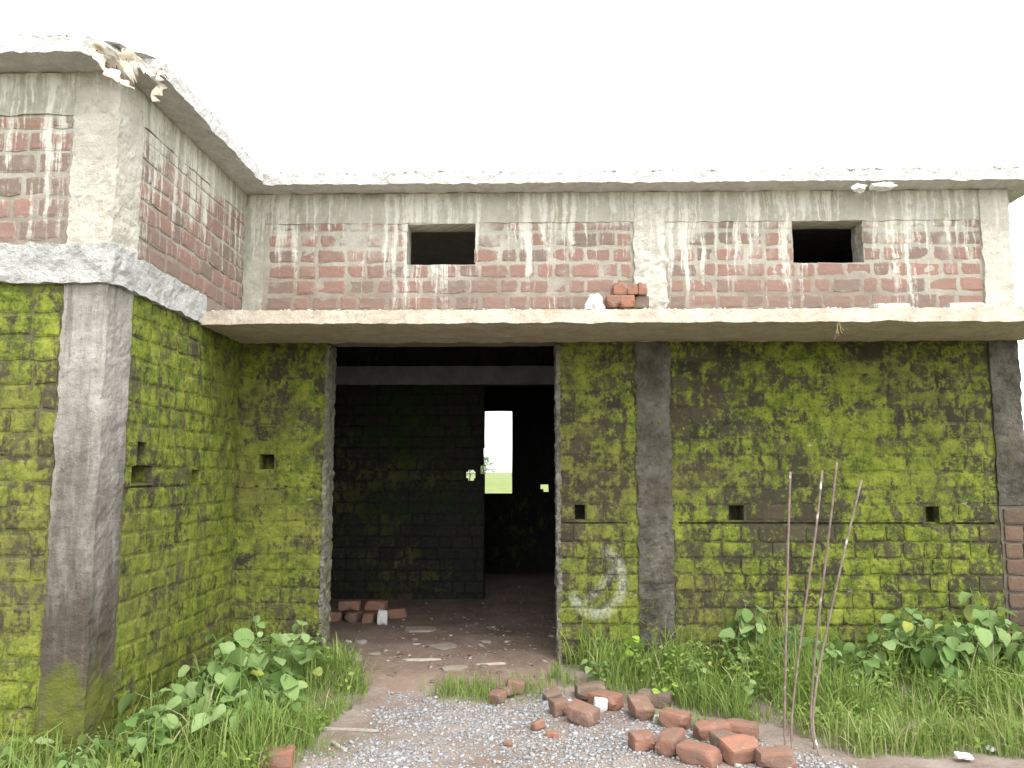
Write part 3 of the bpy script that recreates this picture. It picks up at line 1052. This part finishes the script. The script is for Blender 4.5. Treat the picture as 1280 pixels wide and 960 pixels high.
loose(spot(478, 781), .10, .085, .15, 4, mat=M['limestone'], seed=150, label='white block standing against the indoor brick stack', name='lime_block', cat='lime block')
# flat stones and boards on the earth floor
SLAB = mat_flat('floor_stone', (0.20, 0.17, 0.14), (0.26, 0.225, 0.19), bump=(0.6, 0.01), scale=8)
for i, (u, v, a, b, c, rz, lab) in enumerate([(433, 828, .24, .20, .04, 10, 'flat grey stone slab at the doorway beside the grass'), (424, 818, .2, .16, .03, -10, 'thin stone slab lying just inside the door jamb'),
                                              (526, 788, .30, .22, .025, 5, 'broad flat stone lying in front of the indoor bricks'), (555, 809, .22, .20, .02, 40, 'jagged flat stone in the middle of the earth floor'),
                                              (468, 818, .11, .09, .015, 15, 'small pale flat stone near the doorway slab'), (451, 804, .10, .09, .03, 60, 'small pale lump near the indoor stack'),
                                              (605, 803, .12, .10, .02, 10, 'small flat stone toward the inner doorway'), (569, 836, .20, .13, .018, 12, 'thin flat stone near the step of the doorway')]):
    loose(spot(u, v), a, b, c, rz, seed=160 + i, mat=SLAB, label=lab, name='flat_stone', cat='stone')
WOOD = mat_flat('grey_wood', (0.28, 0.24, 0.195), (0.36, 0.32, 0.27), bump=(0.4, 0.005), scale=20)
for i, (u, v, a, b, c, rz, lab) in enumerate([(528, 826, .36, .045, .02, 8, 'pale split board lying across the doorway floor'), (611, 831, .27, .03, .018, 14, 'thin dark board lying near the doorway pier'),
                                              (437, 913, .46, .022, .016, -6, 'long dry stick lying at the grass edge on the gravel'), (424, 935, .26, .024, .018, -52, 'short dry stick pointing out from the grass edge')]):
    loose(spot(u, v), a, b, c, rz, seed=180 + i, mat=WOOD, label=lab, name='stick' if i > 1 else 'board', cat='stick' if i > 1 else 'board')
PAPER = mat_flat('white_scrap', (0.50, 0.49, 0.47), (0.58, 0.57, 0.55), bump=(0.3, 0.005))
for i, (u, v, s, lab) in enumerate([(1205, 952, .10, 'white scrap lying at the dirt edge of the grass'), (1240, 942, .08, 'white scrap in the grass beside another on the dirt'), (1268, 912, .07, 'small white scrap within the tall grass')]):
    loose(spot(u, v), s, s * .7, .02, 30 * i, 12, 8, PAPER, 190 + i, lab, name='paper_scrap', cat='scrap', up=.02)

# on the canopy
ST = 'bricks stacked on the canopy'
sx = lambda u: on_y(u, 365, 6.25)[0]
for i, (u, lv, w, tone, lab) in enumerate([(768, 0, .13, .1, 'grey brick in the bottom row of the canopy stack'), (785, 0, .12, .2, 'brown brick in the bottom row of the canopy stack'), (803, 0, .13, .05, 'dark grey brick in the bottom row of the canopy stack, at its end'),
                                           (765, 1, .11, .5, 'dark red brick in the middle row of the canopy stack'), (782, 1, .13, .95, 'orange brick in the middle row of the canopy stack'), (801, 1, .125, .0, 'dark grey brick in the middle row of the canopy stack'),
                                           (775, 2, .125, .75, 'red brick on top of the canopy stack above the orange one'), (790, 2, .085, .7, 'narrow red brick on top of the canopy stack'), (801, 2, .075, .65, 'narrow red brick at the end of the stack top, against the column')]):
    loose((sx(u), 6.28 + random.uniform(-.02, .02), ZCT + lv * 0.102), .22, w, .103, 90 + random.uniform(-4, 4), seed=200 + i, label=lab, group=ST, tone=tone)
for i, (u, a, lab) in enumerate([(1110, .27, 'pale mortar-caked brick lying on the canopy below the open vent'), (1205, .30, 'pale mortar-caked brick lying on the canopy near its free end')]):
    X = on_y(u, 373, 6.15)[0]
    loose((X, 6.15, ZCT), a, .16, .115, 6 - 8 * i, seed=220 + i, mat=M['dusty'], label=lab)


def lump(name, p, sx_, sy_, sz_, seed, mat, rough=.35):
    bm = bmesh.new()
    bmesh.ops.create_icosphere(bm, subdivisions=3, radius=1.0)
    for v in bm.verts:
        k = 1 + rough * nz(v.co, 1.6, seed) + rough * .6 * nz(v.co, 4.5, seed)
        v.co = Vector((v.co.x * sx_ * k, v.co.y * sy_ * k, v.co.z * sz_ * k))
    me = bpy.data.meshes.new(name)
    bm.to_mesh(me); bm.free()
    o = new_obj(name, me, mat)
    o.location = p
    return o


X = on_y(744, 378, 6.1)[0]
tag(lump('mortar_heap', (X, 6.1, ZCT + .06), .085, .09, .13, 3, M['limestone'], .5), 'white heap of dried mortar on the canopy beside the brick stack', 'mortar heap')
for i, (u, v, sx_) in enumerate([(1074, 235, .05), (1103, 233, .10)]):
    X, Z = on_y(u, v, 6.36)
    o = lump('plaster_lump', (X, 6.36, Z), sx_, .04, .032, 11 + i, M['limestone'], .5)
    o.parent = bld
    o.matrix_parent_inverse = INV

# ------------------------------------------------------------------ torn sacking at the broken roof corner
def sack(name, pts, width, drop, mat, seed, parent=None):
    """crumpled strip of sheeting draped along a line of points"""
    V, F = [], []
    n, m = len(pts), 13
    for i, p in enumerate(pts):
        for j in range(m):
            t = j / (m - 1)
            w = width[i] * t
            q = Vector(p) + Vector(drop[i]) * w
            q += Vector((nz(q, 14, seed), nz(q, 14, seed + 3), nz(q, 11, seed + 6))) * 0.035 + Vector((nz(q, 37, seed), nz(q, 37, seed + 3), nz(q, 37, seed + 6))) * 0.012
            V.append(q)
    for i in range(n - 1):
        for j in range(m - 1):
            a = i * m + j
            F.append((a, a + 1, a + m + 1, a + m))
    me = mesh(name, V, F, True)
    o = new_obj(name, me, mat, parent)
    s = o.modifiers.new('thick', 'SOLIDIFY')
    s.thickness = 0.004
    return o


N = NT('torn_sacking', 0.85)
c = N.mix(N.map(N.noise(9, 4, 0.6), 0.4, 0.65), (0.46, 0.43, 0.38), (0.34, 0.27, 0.19))
SACK = N.out(c)
E_ = empty('torn_sack', (-2.45, 4.35, 3.95))
tag(E_, 'torn pale sacking hanging from the broken corner of the roof slab', 'sack')
yk = 4.22


def P(u, v, Y=yk):
    X, Z = on_y(u, v, Y)
    return Vector((X, Y, Z)) - Vector(E_.location)


def line(pts, k):
    r = []
    for a, b in zip(pts[:-1], pts[1:]):
        for i in range(k):
            r.append(a.lerp(b, i / k))
    return r + [pts[-1]]


a = line([P(108, 58), P(118, 72), P(132, 90), P(148, 102), P(156, 107)], 7)
sack('flap', a, [.06 + .02 * math.sin(i) for i in range(len(a))], [(0.55, 0.5, 0.25)] * len(a), SACK, 1, E_)
a = line([P(110, 56), P(130, 54), P(146, 62), P(166, 66, 4.28)], 8)
sack('flap', a, [.09 + .10 * math.sin(3.1 * i / len(a)) ** 2 + .03 * (i % 3) for i in range(len(a))], [(0.25, 0.35, -0.75)] * len(a), SACK, 2, E_)
a = line([P(150, 60, 4.26), P(172, 70, 4.32), P(190, 84, 4.42), P(216, 92, 4.55)], 8)
sack('flap', a, [.07 + .04 * (i % 2) for i in range(len(a))], [(0.1, -0.1, -0.55)] * len(a), SACK, 3, E_)
a = line([P(186, 88, 4.44), P(190, 104, 4.46), P(192, 118, 4.46), P(191, 133, 4.46)], 4)
sack('flap', a, [.075 * (1 - i / (len(a) - .5)) + .015 * (i % 3) for i in range(len(a))], [(0.8, 0.3, 0.0)] * len(a), SACK, 4, E_)

# ------------------------------------------------------------------ steel rods
N = NT('rusty_steel', 0.8, 0.3)
c = N.mix(N.map(N.noise(18, 4, 0.7), 0.42, 0.62), (0.125, 0.092, 0.070), (0.19, 0.148, 0.118))
c = N.mix(N.map(N.noise(7, 3, 0.6), 0.60, 0.66, 0, 0.8), c, (0.52, 0.49, 0.45))
RUST = N.out(c)


def tube(name, pts, rad, mat, parent=None, seg=8, taper=1.0):
    V, F = [], []
    pts = [Vector(p) for p in pts]
    for i, p in enumerate(pts):
        t = (pts[min(i + 1, len(pts) - 1)] - pts[max(i - 1, 0)]).normalized()
        s = t.orthogonal().normalized() if abs(t.x) > .9 else t.cross(Vector((1, 0, 0))).normalized()
        q = t.cross(s)
        rr = rad * (1 + (taper - 1) * i / max(1, len(pts) - 1))
        for k in range(seg):
            a_ = 2 * math.pi * k / seg
            V.append(p + (s * math.cos(a_) + q * math.sin(a_)) * rr)
    for i in range(len(pts) - 1):
        for k in range(seg):
            m = (k + 1) % seg
            F.append((i * seg + k, i * seg + m, (i + 1) * seg + m, (i + 1) * seg + k))
    F.append(tuple(range(seg - 1, -1, -1)))
    F.append(tuple((len(pts) - 1) * seg + k for k in range(seg)))
    return new_obj(name, mesh(name, V, F, True), mat, parent)


RODS = [([(983, 942), (980, 915), (985, 680), (988, 590)], 'straight upright rusty steel rod, nearest the brick heap of the four'),
        ([(991, 940), (988, 905), (1003, 780), (1020, 665), (1028, 588)], 'slightly leaning rusty steel rod crossing behind the upright rod'),
        ([(1020, 938), (1012, 900), (1020, 800), (1040, 636), (1046, 578)], 'rusty steel rod with a whitish tip rising from the second bent foot'),
        ([(1027, 948), (1014, 905), (1024, 830), (1055, 690), (1077, 600)], 'most slanted rusty steel rod leaning toward the weeds')]
for i, (pp, lab) in enumerate(RODS):
    x0, y0, z0 = spot(*pp[0])
    ctl = [Vector((x0, y0, z0 - 0.03))]
    for j, (u, v) in enumerate(pp[1:]):
        Y = y0 + 0.04 * (j + 1) + 0.03 * i
        X, Z = on_y(u, v, Y)
        ctl.append(Vector((X, Y, Z)))
    ctl = line(ctl, 5)
    for _ in range(3):
        ctl = [ctl[0]] + [(ctl[k - 1] + ctl[k] * 2 + ctl[k + 1]) / 4 for k in range(1, len(ctl) - 1)] + [ctl[-1]]
    o = tube('steel_rod', [c_ - ctl[0] for c_ in ctl], 0.0070, RUST)
    o.location = ctl[0]
    tag(o, lab, 'steel rod', 'steel rods standing before the mossy wall')

# ------------------------------------------------------------------ vegetation
def leaf_mat(name, ramp, use_obj=True, trans=0.35):
    N = NT(name, 0.75, 0.2)
    f = N.objrand() if use_obj else N.attr()[0]
    c = N.ramp(f, ramp)
    c = N.mix(N.map(N.noise(30, 3), 0.4, 0.7, 0, 0.25), c, (0.10, 0.20, 0.06))
    N.put(N.b.inputs['Base Color'], c)
    tr = N.new('ShaderNodeBsdfTranslucent')
    N.put(tr.inputs[0], N.mix(0.5, c, (0.20, 0.32, 0.05)))
    mx = N.new('ShaderNodeMixShader')
    mx.inputs[0].default_value = trans
    N.t.links.new(N.b.outputs[0], mx.inputs[1])
    N.t.links.new(tr.outputs[0], mx.inputs[2])
    N.t.links.new(mx.outputs[0], N.t.nodes['Material Output'].inputs[0])
    return N.m


GRASS = leaf_mat('grass_blade', [(0, (0.085, 0.14, 0.025)), (0.4, (0.15, 0.225, 0.042)), (0.75, (0.225, 0.30, 0.070)), (0.94, (0.30, 0.35, 0.12)), (1, (0.40, 0.37, 0.20))], False)
LEAF = leaf_mat('broad_leaf', [(0, (0.10, 0.17, 0.045)), (0.25, (0.15, 0.235, 0.070)), (0.6, (0.205, 0.295, 0.105)), (0.92, (0.26, 0.345, 0.145)), (1, (0.34, 0.36, 0.07))])
LEAFY = leaf_mat('young_leaf', [(0, (0.22, 0.36, 0.05)), (1, (0.33, 0.45, 0.07))])
LEAFD = leaf_mat('feathery_leaf', [(0, (0.05, 0.15, 0.07)), (1, (0.09, 0.22, 0.10))])


def blades(pts):
    """pts rows: x y z height width lean-angle lean tone"""
    n = len(pts)
    p = np.asarray(pts, float)
    h, w, a, ln = p[:, 3], p[:, 4], p[:, 5], p[:, 6]
    dx, dy = np.cos(a), np.sin(a)
    fa = RNG.uniform(0, 6.28, n)
    sx_, sy_ = np.cos(fa), np.sin(fa)
    v = np.zeros((n, 9, 3))
    for i, (t, ww) in enumerate(((0, .8), (.35, 1), (.68, .8), (.9, .45))):
        bend = ln * h * t * t
        zz = h * (t - .38 * ln * t * t * t)
        for s, sg in ((0, -1), (1, 1)):
            v[:, i * 2 + s, 0] = p[:, 0] + dx * bend + sg * sx_ * w * ww / 2
            v[:, i * 2 + s, 1] = p[:, 1] + dy * bend + sg * sy_ * w * ww / 2
            v[:, i * 2 + s, 2] = p[:, 2] + zz
    v[:, 8, 0] = p[:, 0] + dx * ln * h * 1.12
    v[:, 8, 1] = p[:, 1] + dy * ln * h * 1.12
    v[:, 8, 2] = p[:, 2] + h * (1.02 - .42 * ln)
    f = np.array([(0, 1, 3), (0, 3, 2), (2, 3, 5), (2, 5, 4), (4, 5, 7), (4, 7, 6), (6, 7, 8)])
    F = f[None] + (np.arange(n) * 9)[:, None, None]
    c = np.ones((n, 9, 4))
    c[:, :, 0] = p[:, 7][:, None]
    me = tri_mesh('grass', v.reshape(-1, 3), F.reshape(-1, 3))
    tint(me, c.reshape(-1, 4))
    return me


RB = [on_z(u, v, -0.09) for u, v in ((704, 838), (760, 862), (835, 876), (880, 898), (985, 908), (1010, 925), (1070, 945), (1180, 945), (1290, 948))]
RPOLY = RB + [(4.6, 4.75), (4.6, 6.55), (0.28, 6.55)]
LBD = [on_z(u, v, -0.09) for u, v in ((405, 826), (448, 852), (452, 880), (410, 918), (365, 945), (330, 975))]
LPOLY = LBD + [(-1.7, 3.9), (-4.2, 3.9), (-4.2, 4.42), (-2.40, 4.42), (-2.40, 6.57), (-1.62, 6.57)]
pts = []


def sow(poly, n, h0, h1, edge_h=None, dens=0.15, wall_y=None):
    xs, ys = [q[0] for q in poly], [q[1] for q in poly]
    k = 0
    while k < n:
        x, y = random.uniform(min(xs), max(xs)), random.uniform(min(ys), max(ys))
        if not inside(poly, x + .16 * mn.noise(Vector((x * 3, y * 3, 61))), y + .16 * mn.noise(Vector((x * 3, y * 3, 67)))):
            continue
        if YW - .05 < y and x < XS + .01 or y > YF - .02 and not DL < x < DR:
            continue
        m = mn.noise(Vector((x * 2.2, y * 2.2, 20))) + 0.7 * mn.noise(Vector((x * 6, y * 6, 2)))
        if m < random.uniform(-0.8, dens + 0.25):
            continue
        k += 1
        cz = 0.72 + 0.7 * mn.noise(Vector((x * 1.8, y * 1.8, 31))) + 0.3 * mn.noise(Vector((x * 7, y * 7, 3)))
        h = random.uniform(h0 * .6, h1 * 1.1) * max(.3, cz)
        if y < 5.4 and x > 0:
            h *= 0.55 + 0.45 * max(0, (y - 4.6) / 0.8)
        if random.random() < 0.04:
            h *= 1.6
        tone = min(1, max(0, random.gauss(0.54, 0.22) + 0.3 * mn.noise(Vector((x * 1.3, y * 1.3, 8))) + (0.16 if y < 5.3 and x > 0 else 0)))  # right foreground blades paler: overexposed light put into their tone
        if random.random() < 0.03:
            tone = 1.0
        pts.append((x, y, ground_z(x, y) - .005, h, random.uniform(.0035, .0075) * (1.7 if random.random() < .22 else 1), random.uniform(0, 6.28), min(1.35, abs(random.gauss(.3, .5))), tone))


sow(RPOLY, 17500, .13, .42)
sow(LPOLY, 11000, .12, .36)
for (u, v, n, s) in ((590, 868, 330, .10), (560, 868, 110, .06), (655, 868, 160, .08), (612, 872, 120, .10), (700, 848, 150, .06), (770, 868, 200, .10), (330, 940, 500, .2), (60, 955, 400, .2), (842, 905, 90, .05), (880, 912, 60, .05)):
    x, y, z = spot(u, v)
    for _ in range(n):
        a, b = random.gauss(x, s * 1.1), random.gauss(y, s * .75)
        pts.append((a, b, gz(a, b) - .005, random.uniform(.05, .17), random.uniform(.003, .006), random.uniform(0, 6.28), abs(random.gauss(.3, .3)), random.uniform(.3, .95)))
gro = new_obj('grass', blades(pts), GRASS)
tag(gro, 'long green grass growing along the foot of the walls', 'grass', kind='stuff')


def leaf_mesh(kind, seed):
    r = random.Random(seed)
    V, F = [], []
    if kind == 'round':
        prof = [(0, .02), (.06, .26), (.22, .44), (.45, .50), (.68, .42), (.86, .24), (1.0, .0)]
    else:
        prof = [(0, .02), (.10, .17), (.30, .29), (.52, .30), (.74, .21), (.9, .10), (1.0, .0)]
    cup, droop = r.uniform(.05, .45), r.uniform(.05, .5)
    for t, w in prof:
        zz = -droop * t * t
        wl, wr_ = w * r.uniform(.82, 1.08), w * r.uniform(.82, 1.08)
        wave = r.uniform(-.05, .05)
        V += [(t, -wl, zz + cup * w * .8 + wave), (t, -wl * .5, zz + cup * w * .3), (t, 0, zz), (t, wr_ * .5, zz + cup * w * .3), (t, wr_, zz + cup * w * .8 - wave)]
    for i in range(len(prof) - 1):
        for j in range(4):
            F.append((i * 5 + j, i * 5 + j + 1, i * 5 + j + 6, i * 5 + j + 5))
    return mesh('leaf', V, F, True)


LM = {k: [leaf_mesh(k, s) for s in range(8)] for k in ('round', 'long')}
for k in LM:
    for me in LM[k]:
        me.materials.append(LEAF)
LM['young'] = [m.copy() for m in LM['round']]
LM['dark'] = [m.copy() for m in LM['long']]
for me in LM['young']:
    me.materials.clear(); me.materials.append(LEAFY)
for me in LM['dark']:
    me.materials.clear(); me.materials.append(LEAFD)
STEM = mat_flat('green_stem', (0.10, 0.17, 0.05), (0.16, 0.2, 0.07), bump=(0.1, 0.002))


# small-leaved ground cover between the grass
gv, gf, gc = [], [], []
for _ in range(5200):
    poly = RPOLY if random.random() < .6 else LPOLY
    xs, ys = [q[0] for q in poly], [q[1] for q in poly]
    x, y = random.uniform(min(xs), max(xs)), random.uniform(min(ys), max(ys))
    if not inside(poly, x, y) or mn.noise(Vector((x * 2.6, y * 2.6, 50))) < 0.02:
        continue
    z = ground_z(x, y) + random.uniform(.03, .24) * (1 if y > 5.4 else .6)
    t = random.uniform(.2, .9)
    for k in range(random.randint(2, 5)):
        c = Vector((x, y, z)) + Vector((random.gauss(0, .025), random.gauss(0, .025), random.gauss(0, .012)))
        e = Euler((random.uniform(-.7, .7), random.uniform(-.7, .7), random.uniform(0, 6.28))).to_matrix()
        q = random.uniform(.010, .024)
        n0 = len(gv)
        gv += [c + e @ Vector(w) * q for w in ((-1, 0, 0), (-.45, -.6, .12), (.4, -.55, .12), (1.1, 0, -.15), (.4, .55, .12), (-.45, .6, .12))]
        gf += [(n0, n0 + 1, n0 + 2, n0 + 3), (n0, n0 + 3, n0 + 4, n0 + 5)]
        gc += [(t, 1, 1, 1)] * 6
me = mesh('undergrowth', gv, gf)
tint(me, gc)
tag(new_obj('undergrowth', me, GRASS), 'small-leaved ground cover mixed into the long grass', 'undergrowth', kind='stuff')


def plant(p, h, spread, nstem, nleaf, size, kind, label, group, seed):
    r = random.Random(seed)
    root = empty('weed', p)
    tag(root, label, 'plant', group)
    sv, sf = [], []

    def seg(a, b, ra, rb):
        k = len(sv)
        t = (b - a).normalized()
        s = t.orthogonal().normalized(); q = t.cross(s)
        for pt, rr in ((a, ra), (b, rb)):
            for i in range(4):
                an = i * math.pi / 2
                sv.append(pt + (s * math.cos(an) + q * math.sin(an)) * rr)
        for i in range(4):
            m = (i + 1) % 4
            sf.append((k + i, k + m, k + 4 + m, k + 4 + i))
    for s in range(nstem):
        a = r.uniform(0, 6.28)
        sp = spread * r.uniform(.3, 1)
        tip = Vector((math.cos(a) * sp, math.sin(a) * sp, h * r.uniform(.65, 1.0)))
        b0 = Vector((r.uniform(-.03, .03), r.uniform(-.03, .03), -.02))
        c0 = Vector((tip.x * .3, tip.y * .3, tip.z * .6))
        curve = []
        for i in range(7):
            t = i / 6
            curve.append(b0 * (1 - t) ** 2 + c0 * 2 * t * (1 - t) + tip * t * t)
        for i in range(6):
            seg(curve[i], curve[i + 1], .005 - .0005 * i, .0045 - .0005 * i)
        for l in range(nleaf):
            t = .25 + .75 * (l + r.random() * .7) / nleaf
            i = min(5, int(t * 6))
            q = curve[i].lerp(curve[i + 1], t * 6 - i)
            az = a + l * 2.4 + r.uniform(-.5, .5)
            sz = size * r.uniform(.45, 1.2) * (0.75 if t > .92 else 1)
            d = Vector((math.cos(az), math.sin(az), r.uniform(.25, .8))).normalized() * sz * r.uniform(.35, .8)
            seg(q, q + d, .0022, .0018)
            o = bpy.data.objects.new('leaf', r.choice(LM[kind]))
            COL.objects.link(o)
            o.parent = root
            o.location = q + d
            o.rotation_euler = Euler((r.uniform(-.5, .5), r.uniform(-.3, .95), az + r.uniform(-.5, .5)), 'XYZ')
            o.scale = (sz, sz * r.uniform(.85, 1.1), sz)
    new_obj('stem', mesh('stem', sv, sf), STEM, root)
    return root


GL, GR_ = 'broad-leaved weeds in the wall corner', 'broad-leaved weeds along the mossy wall'
PL = [  # x, y, h, spread, stems, leaves, size, kind, label, group
    (-1.78, 5.55, .62, .22, 5, 6, .13, 'round', 'tallest round-leaved weed climbing the wing wall in the corner', GL),
    (-1.95, 5.05, .48, .24, 5, 6, .14, 'round', 'bushy round-leaved weed beside the wing wall', GL),
    (-1.62, 5.10, .40, .24, 5, 6, .13, 'round', 'low spreading round-leaved weed at the front of the corner clump', GL),
    (-2.15, 4.72, .40, .20, 4, 6, .12, 'round', 'round-leaved weed at the foot of the wing column', GL),
    (-1.72, 4.72, .28, .20, 4, 6, .11, 'round', 'low weed with pale leaves in front of the corner clump', GL),
    (-2.35, 4.25, .22, .22, 5, 6, .09, 'long', 'low ragged weed before the wing column', GL),
    (-2.75, 4.22, .24, .22, 5, 6, .09, 'long', 'low ragged weed before the mossy wing front', GL),
    (-1.62, 6.0, .42, .14, 4, 5, .11, 'round', 'round-leaved weed between corner clump and doorway', GL),
    (-1.70, 6.35, .36, .12, 3, 5, .09, 'round', 'small weed at the foot of the wall beside the doorway', GL),
    (-1.88, 5.30, .56, .24, 5, 6, .13, 'round', 'full round-leaved weed in the middle of the corner clump', GL),
    (-1.50, 4.95, .26, .20, 4, 6, .10, 'round', 'low round-leaved weed spilling toward the gravel', GL),
    (-2.05, 4.45, .30, .22, 5, 6, .10, 'round', 'round-leaved weed standing before the wing corner', GL),
    (3.00, 6.05, .46, .22, 5, 6, .13, 'round', 'low front weed of the large clump with crowded leaves', GR_),
    (3.65, 6.0, .50, .22, 5, 6, .13, 'round', 'leafy weed filling the large clump before the end column', GR_),
    (2.65, 6.25, .40, .18, 5, 6, .11, 'round', 'weed at the thin end of the large clump', GR_),
    (1.55, 6.2, .30, .18, 5, 6, .08, 'round', 'small leafy weed between the dark column and the feathery weed', GR_),
    (0.80, 6.32, .36, .06, 2, 6, .09, 'young', 'yellow-green young weed at the foot of the dark column', GR_),
    (1.72, 6.38, .50, .14, 4, 6, .13, 'round', 'round-leaved weed against the mossy wall beyond the column', GR_),
    (1.95, 6.25, .38, .16, 6, 9, .09, 'dark', 'dark feathery weed next to the round-leaved one', GR_),
    (2.15, 6.05, .36, .16, 4, 6, .10, 'round', 'weed rising behind the steel rods', GR_),
    (2.45, 6.0, .34, .16, 4, 6, .10, 'round', 'low weed between the rods and the large clump', GR_),
    (2.85, 6.3, .52, .20, 5, 6, .13, 'round', 'outer weed of the large clump, with wide pale leaves', GR_),
    (3.15, 6.2, .50, .22, 5, 6, .14, 'round', 'middle weed of the large clump against the mossy wall', GR_),
    (3.5, 6.3, .58, .20, 5, 6, .15, 'round', 'tallest weed of the large clump by the end column', GR_),
    (3.85, 6.15, .56, .22, 5, 6, .14, 'round', 'broad weed in front of the end column', GR_),
    (2.85, 5.7, .26, .18, 4, 6, .10, 'long', 'low weed in the grass before the large clump', GR_),
    (1.15, 5.95, .24, .18, 5, 6, .075, 'round', 'small-leaved weed in the grass below the dark column', GR_),
    (1.45, 5.75, .20, .16, 5, 6, .065, 'round', 'small-leaved weed at the grass edge behind the heap', GR_),
    (0.95, 5.80, .14, .10, 3, 6, .055, 'young', 'tiny yellow-green weed beside the long brick', GR_),
    (0.50, 6.1, .18, .10, 3, 6, .06, 'round', 'small weed at the foot of the doorway pier', GR_),
]
for i, (x, y, h, sp, ns, nl, sz, kd, lab, grp) in enumerate(PL):
    plant((x, y, ground_z(x, y)), h * 1.08, sp, ns, nl + 2, sz * .92, kd, lab, grp, 300 + i)

# dry fibres hanging from the canopy
DRY = mat_flat('dry_straw', (0.22, 0.16, 0.09), (0.28, 0.22, 0.135), bump=(0.1, 0.002))
for i, (u, v, n, lab) in enumerate([(1047, 404, 7, 'tuft of dry roots hanging from the canopy edge'), (845, 424, 8, 'small tuft of brown straw under the canopy beside the column')]):
    Yt = YC + 0.01 if i == 0 else 6.5
    X, Z = on_y(u, v, Yt)
    Z = min(Z, ZC + .02)
    SV, SF = [], []
    for k in range(n):
        a = Vector((random.uniform(-.015, .015), random.uniform(-.02, .02), 0.01))
        b = a + Vector((random.gauss(0, .05), random.gauss(0, .03) - .01, -random.uniform(.03, .11)))
        c = b + Vector((random.gauss(0, .03), 0, random.uniform(-.03, .04)))
        q = len(SV)
        for pt in (a, b, c):
            for w in ((-.0012, 0, 0), (.0012, 0, 0), (0, .0018, 0)):
                SV.append(pt + Vector(w))
        for s in (0, 3):
            for t in range(3):
                m = (t + 1) % 3
                SF.append((q + s + t, q + s + m, q + s + 3 + m, q + s + 3 + t))
    o = new_obj('straw_tuft', mesh('straw_tuft', SV, SF), DRY)
    o.location = (X, Yt, Z)
    tag(o, lab, 'straw tuft')

# ------------------------------------------------------------------ trees beyond the field, seen through the window
BARK = mat_flat('bark', (0.09, 0.07, 0.05), (0.14, 0.11, 0.08), bump=(0.6, 0.02))
CROWN = leaf_mat('tree_leaf', [(0, (0.05, 0.09, 0.03)), (1, (0.10, 0.16, 0.05))], False)


def tree(u, Y, h, wr, seed, label):
    r = random.Random(seed)
    X = on_y(u, 590, Y)[0]
    z0 = ground_z(X, Y)
    root = empty('tree', (X, Y, z0))
    tag(root, label, 'tree', 'trees far out in the field')
    tube('trunk', [(0, 0, -.1), (.05 * h, 0, h * .3), (.02 * h, .03, h * .75)], h * .035, BARK, root, 8, .4)
    for k in range(4):
        a = r.uniform(0, 6.28)
        tube('limb', [(.04 * h, 0, h * (.3 + .08 * k)), (math.cos(a) * wr * .6, math.sin(a) * wr * .6, h * (.55 + .08 * k))], h * .014, BARK, root, 6, .4)
    V, F, C = [], [], []
    cl = [(r.gauss(0, wr * .5), r.gauss(0, wr * .5), h * r.uniform(.42, .95)) for _ in range(26)]
    for q in cl:
        t = r.random()
        for _ in range(60):
            c = Vector(q) + Vector((r.gauss(0, 1), r.gauss(0, 1), r.gauss(0, .7))) * wr * .17
            e = Euler((r.uniform(0, 6), r.uniform(0, 6), 0)).to_matrix()
            s = h * .022
            k = len(V)
            V += [c + e @ Vector((-s, 0, 0)), c + e @ Vector((0, -s * .5, 0)), c + e @ Vector((s, 0, 0)), c + e @ Vector((0, s * .5, 0))]
            F.append((k, k + 1, k + 2, k + 3))
            C += [(t, 1, 1, 1)] * 4
    me = mesh('crown', V, F)
    tint(me, C)
    new_obj('crown', me, CROWN, root)


tree(603, 110, 4.2, 1.5, 1, 'bushy tree seen through the back window')
tree(586, 120, 3.6, 1.6, 2, 'tree in the field seen through the round hole of the inner wall')
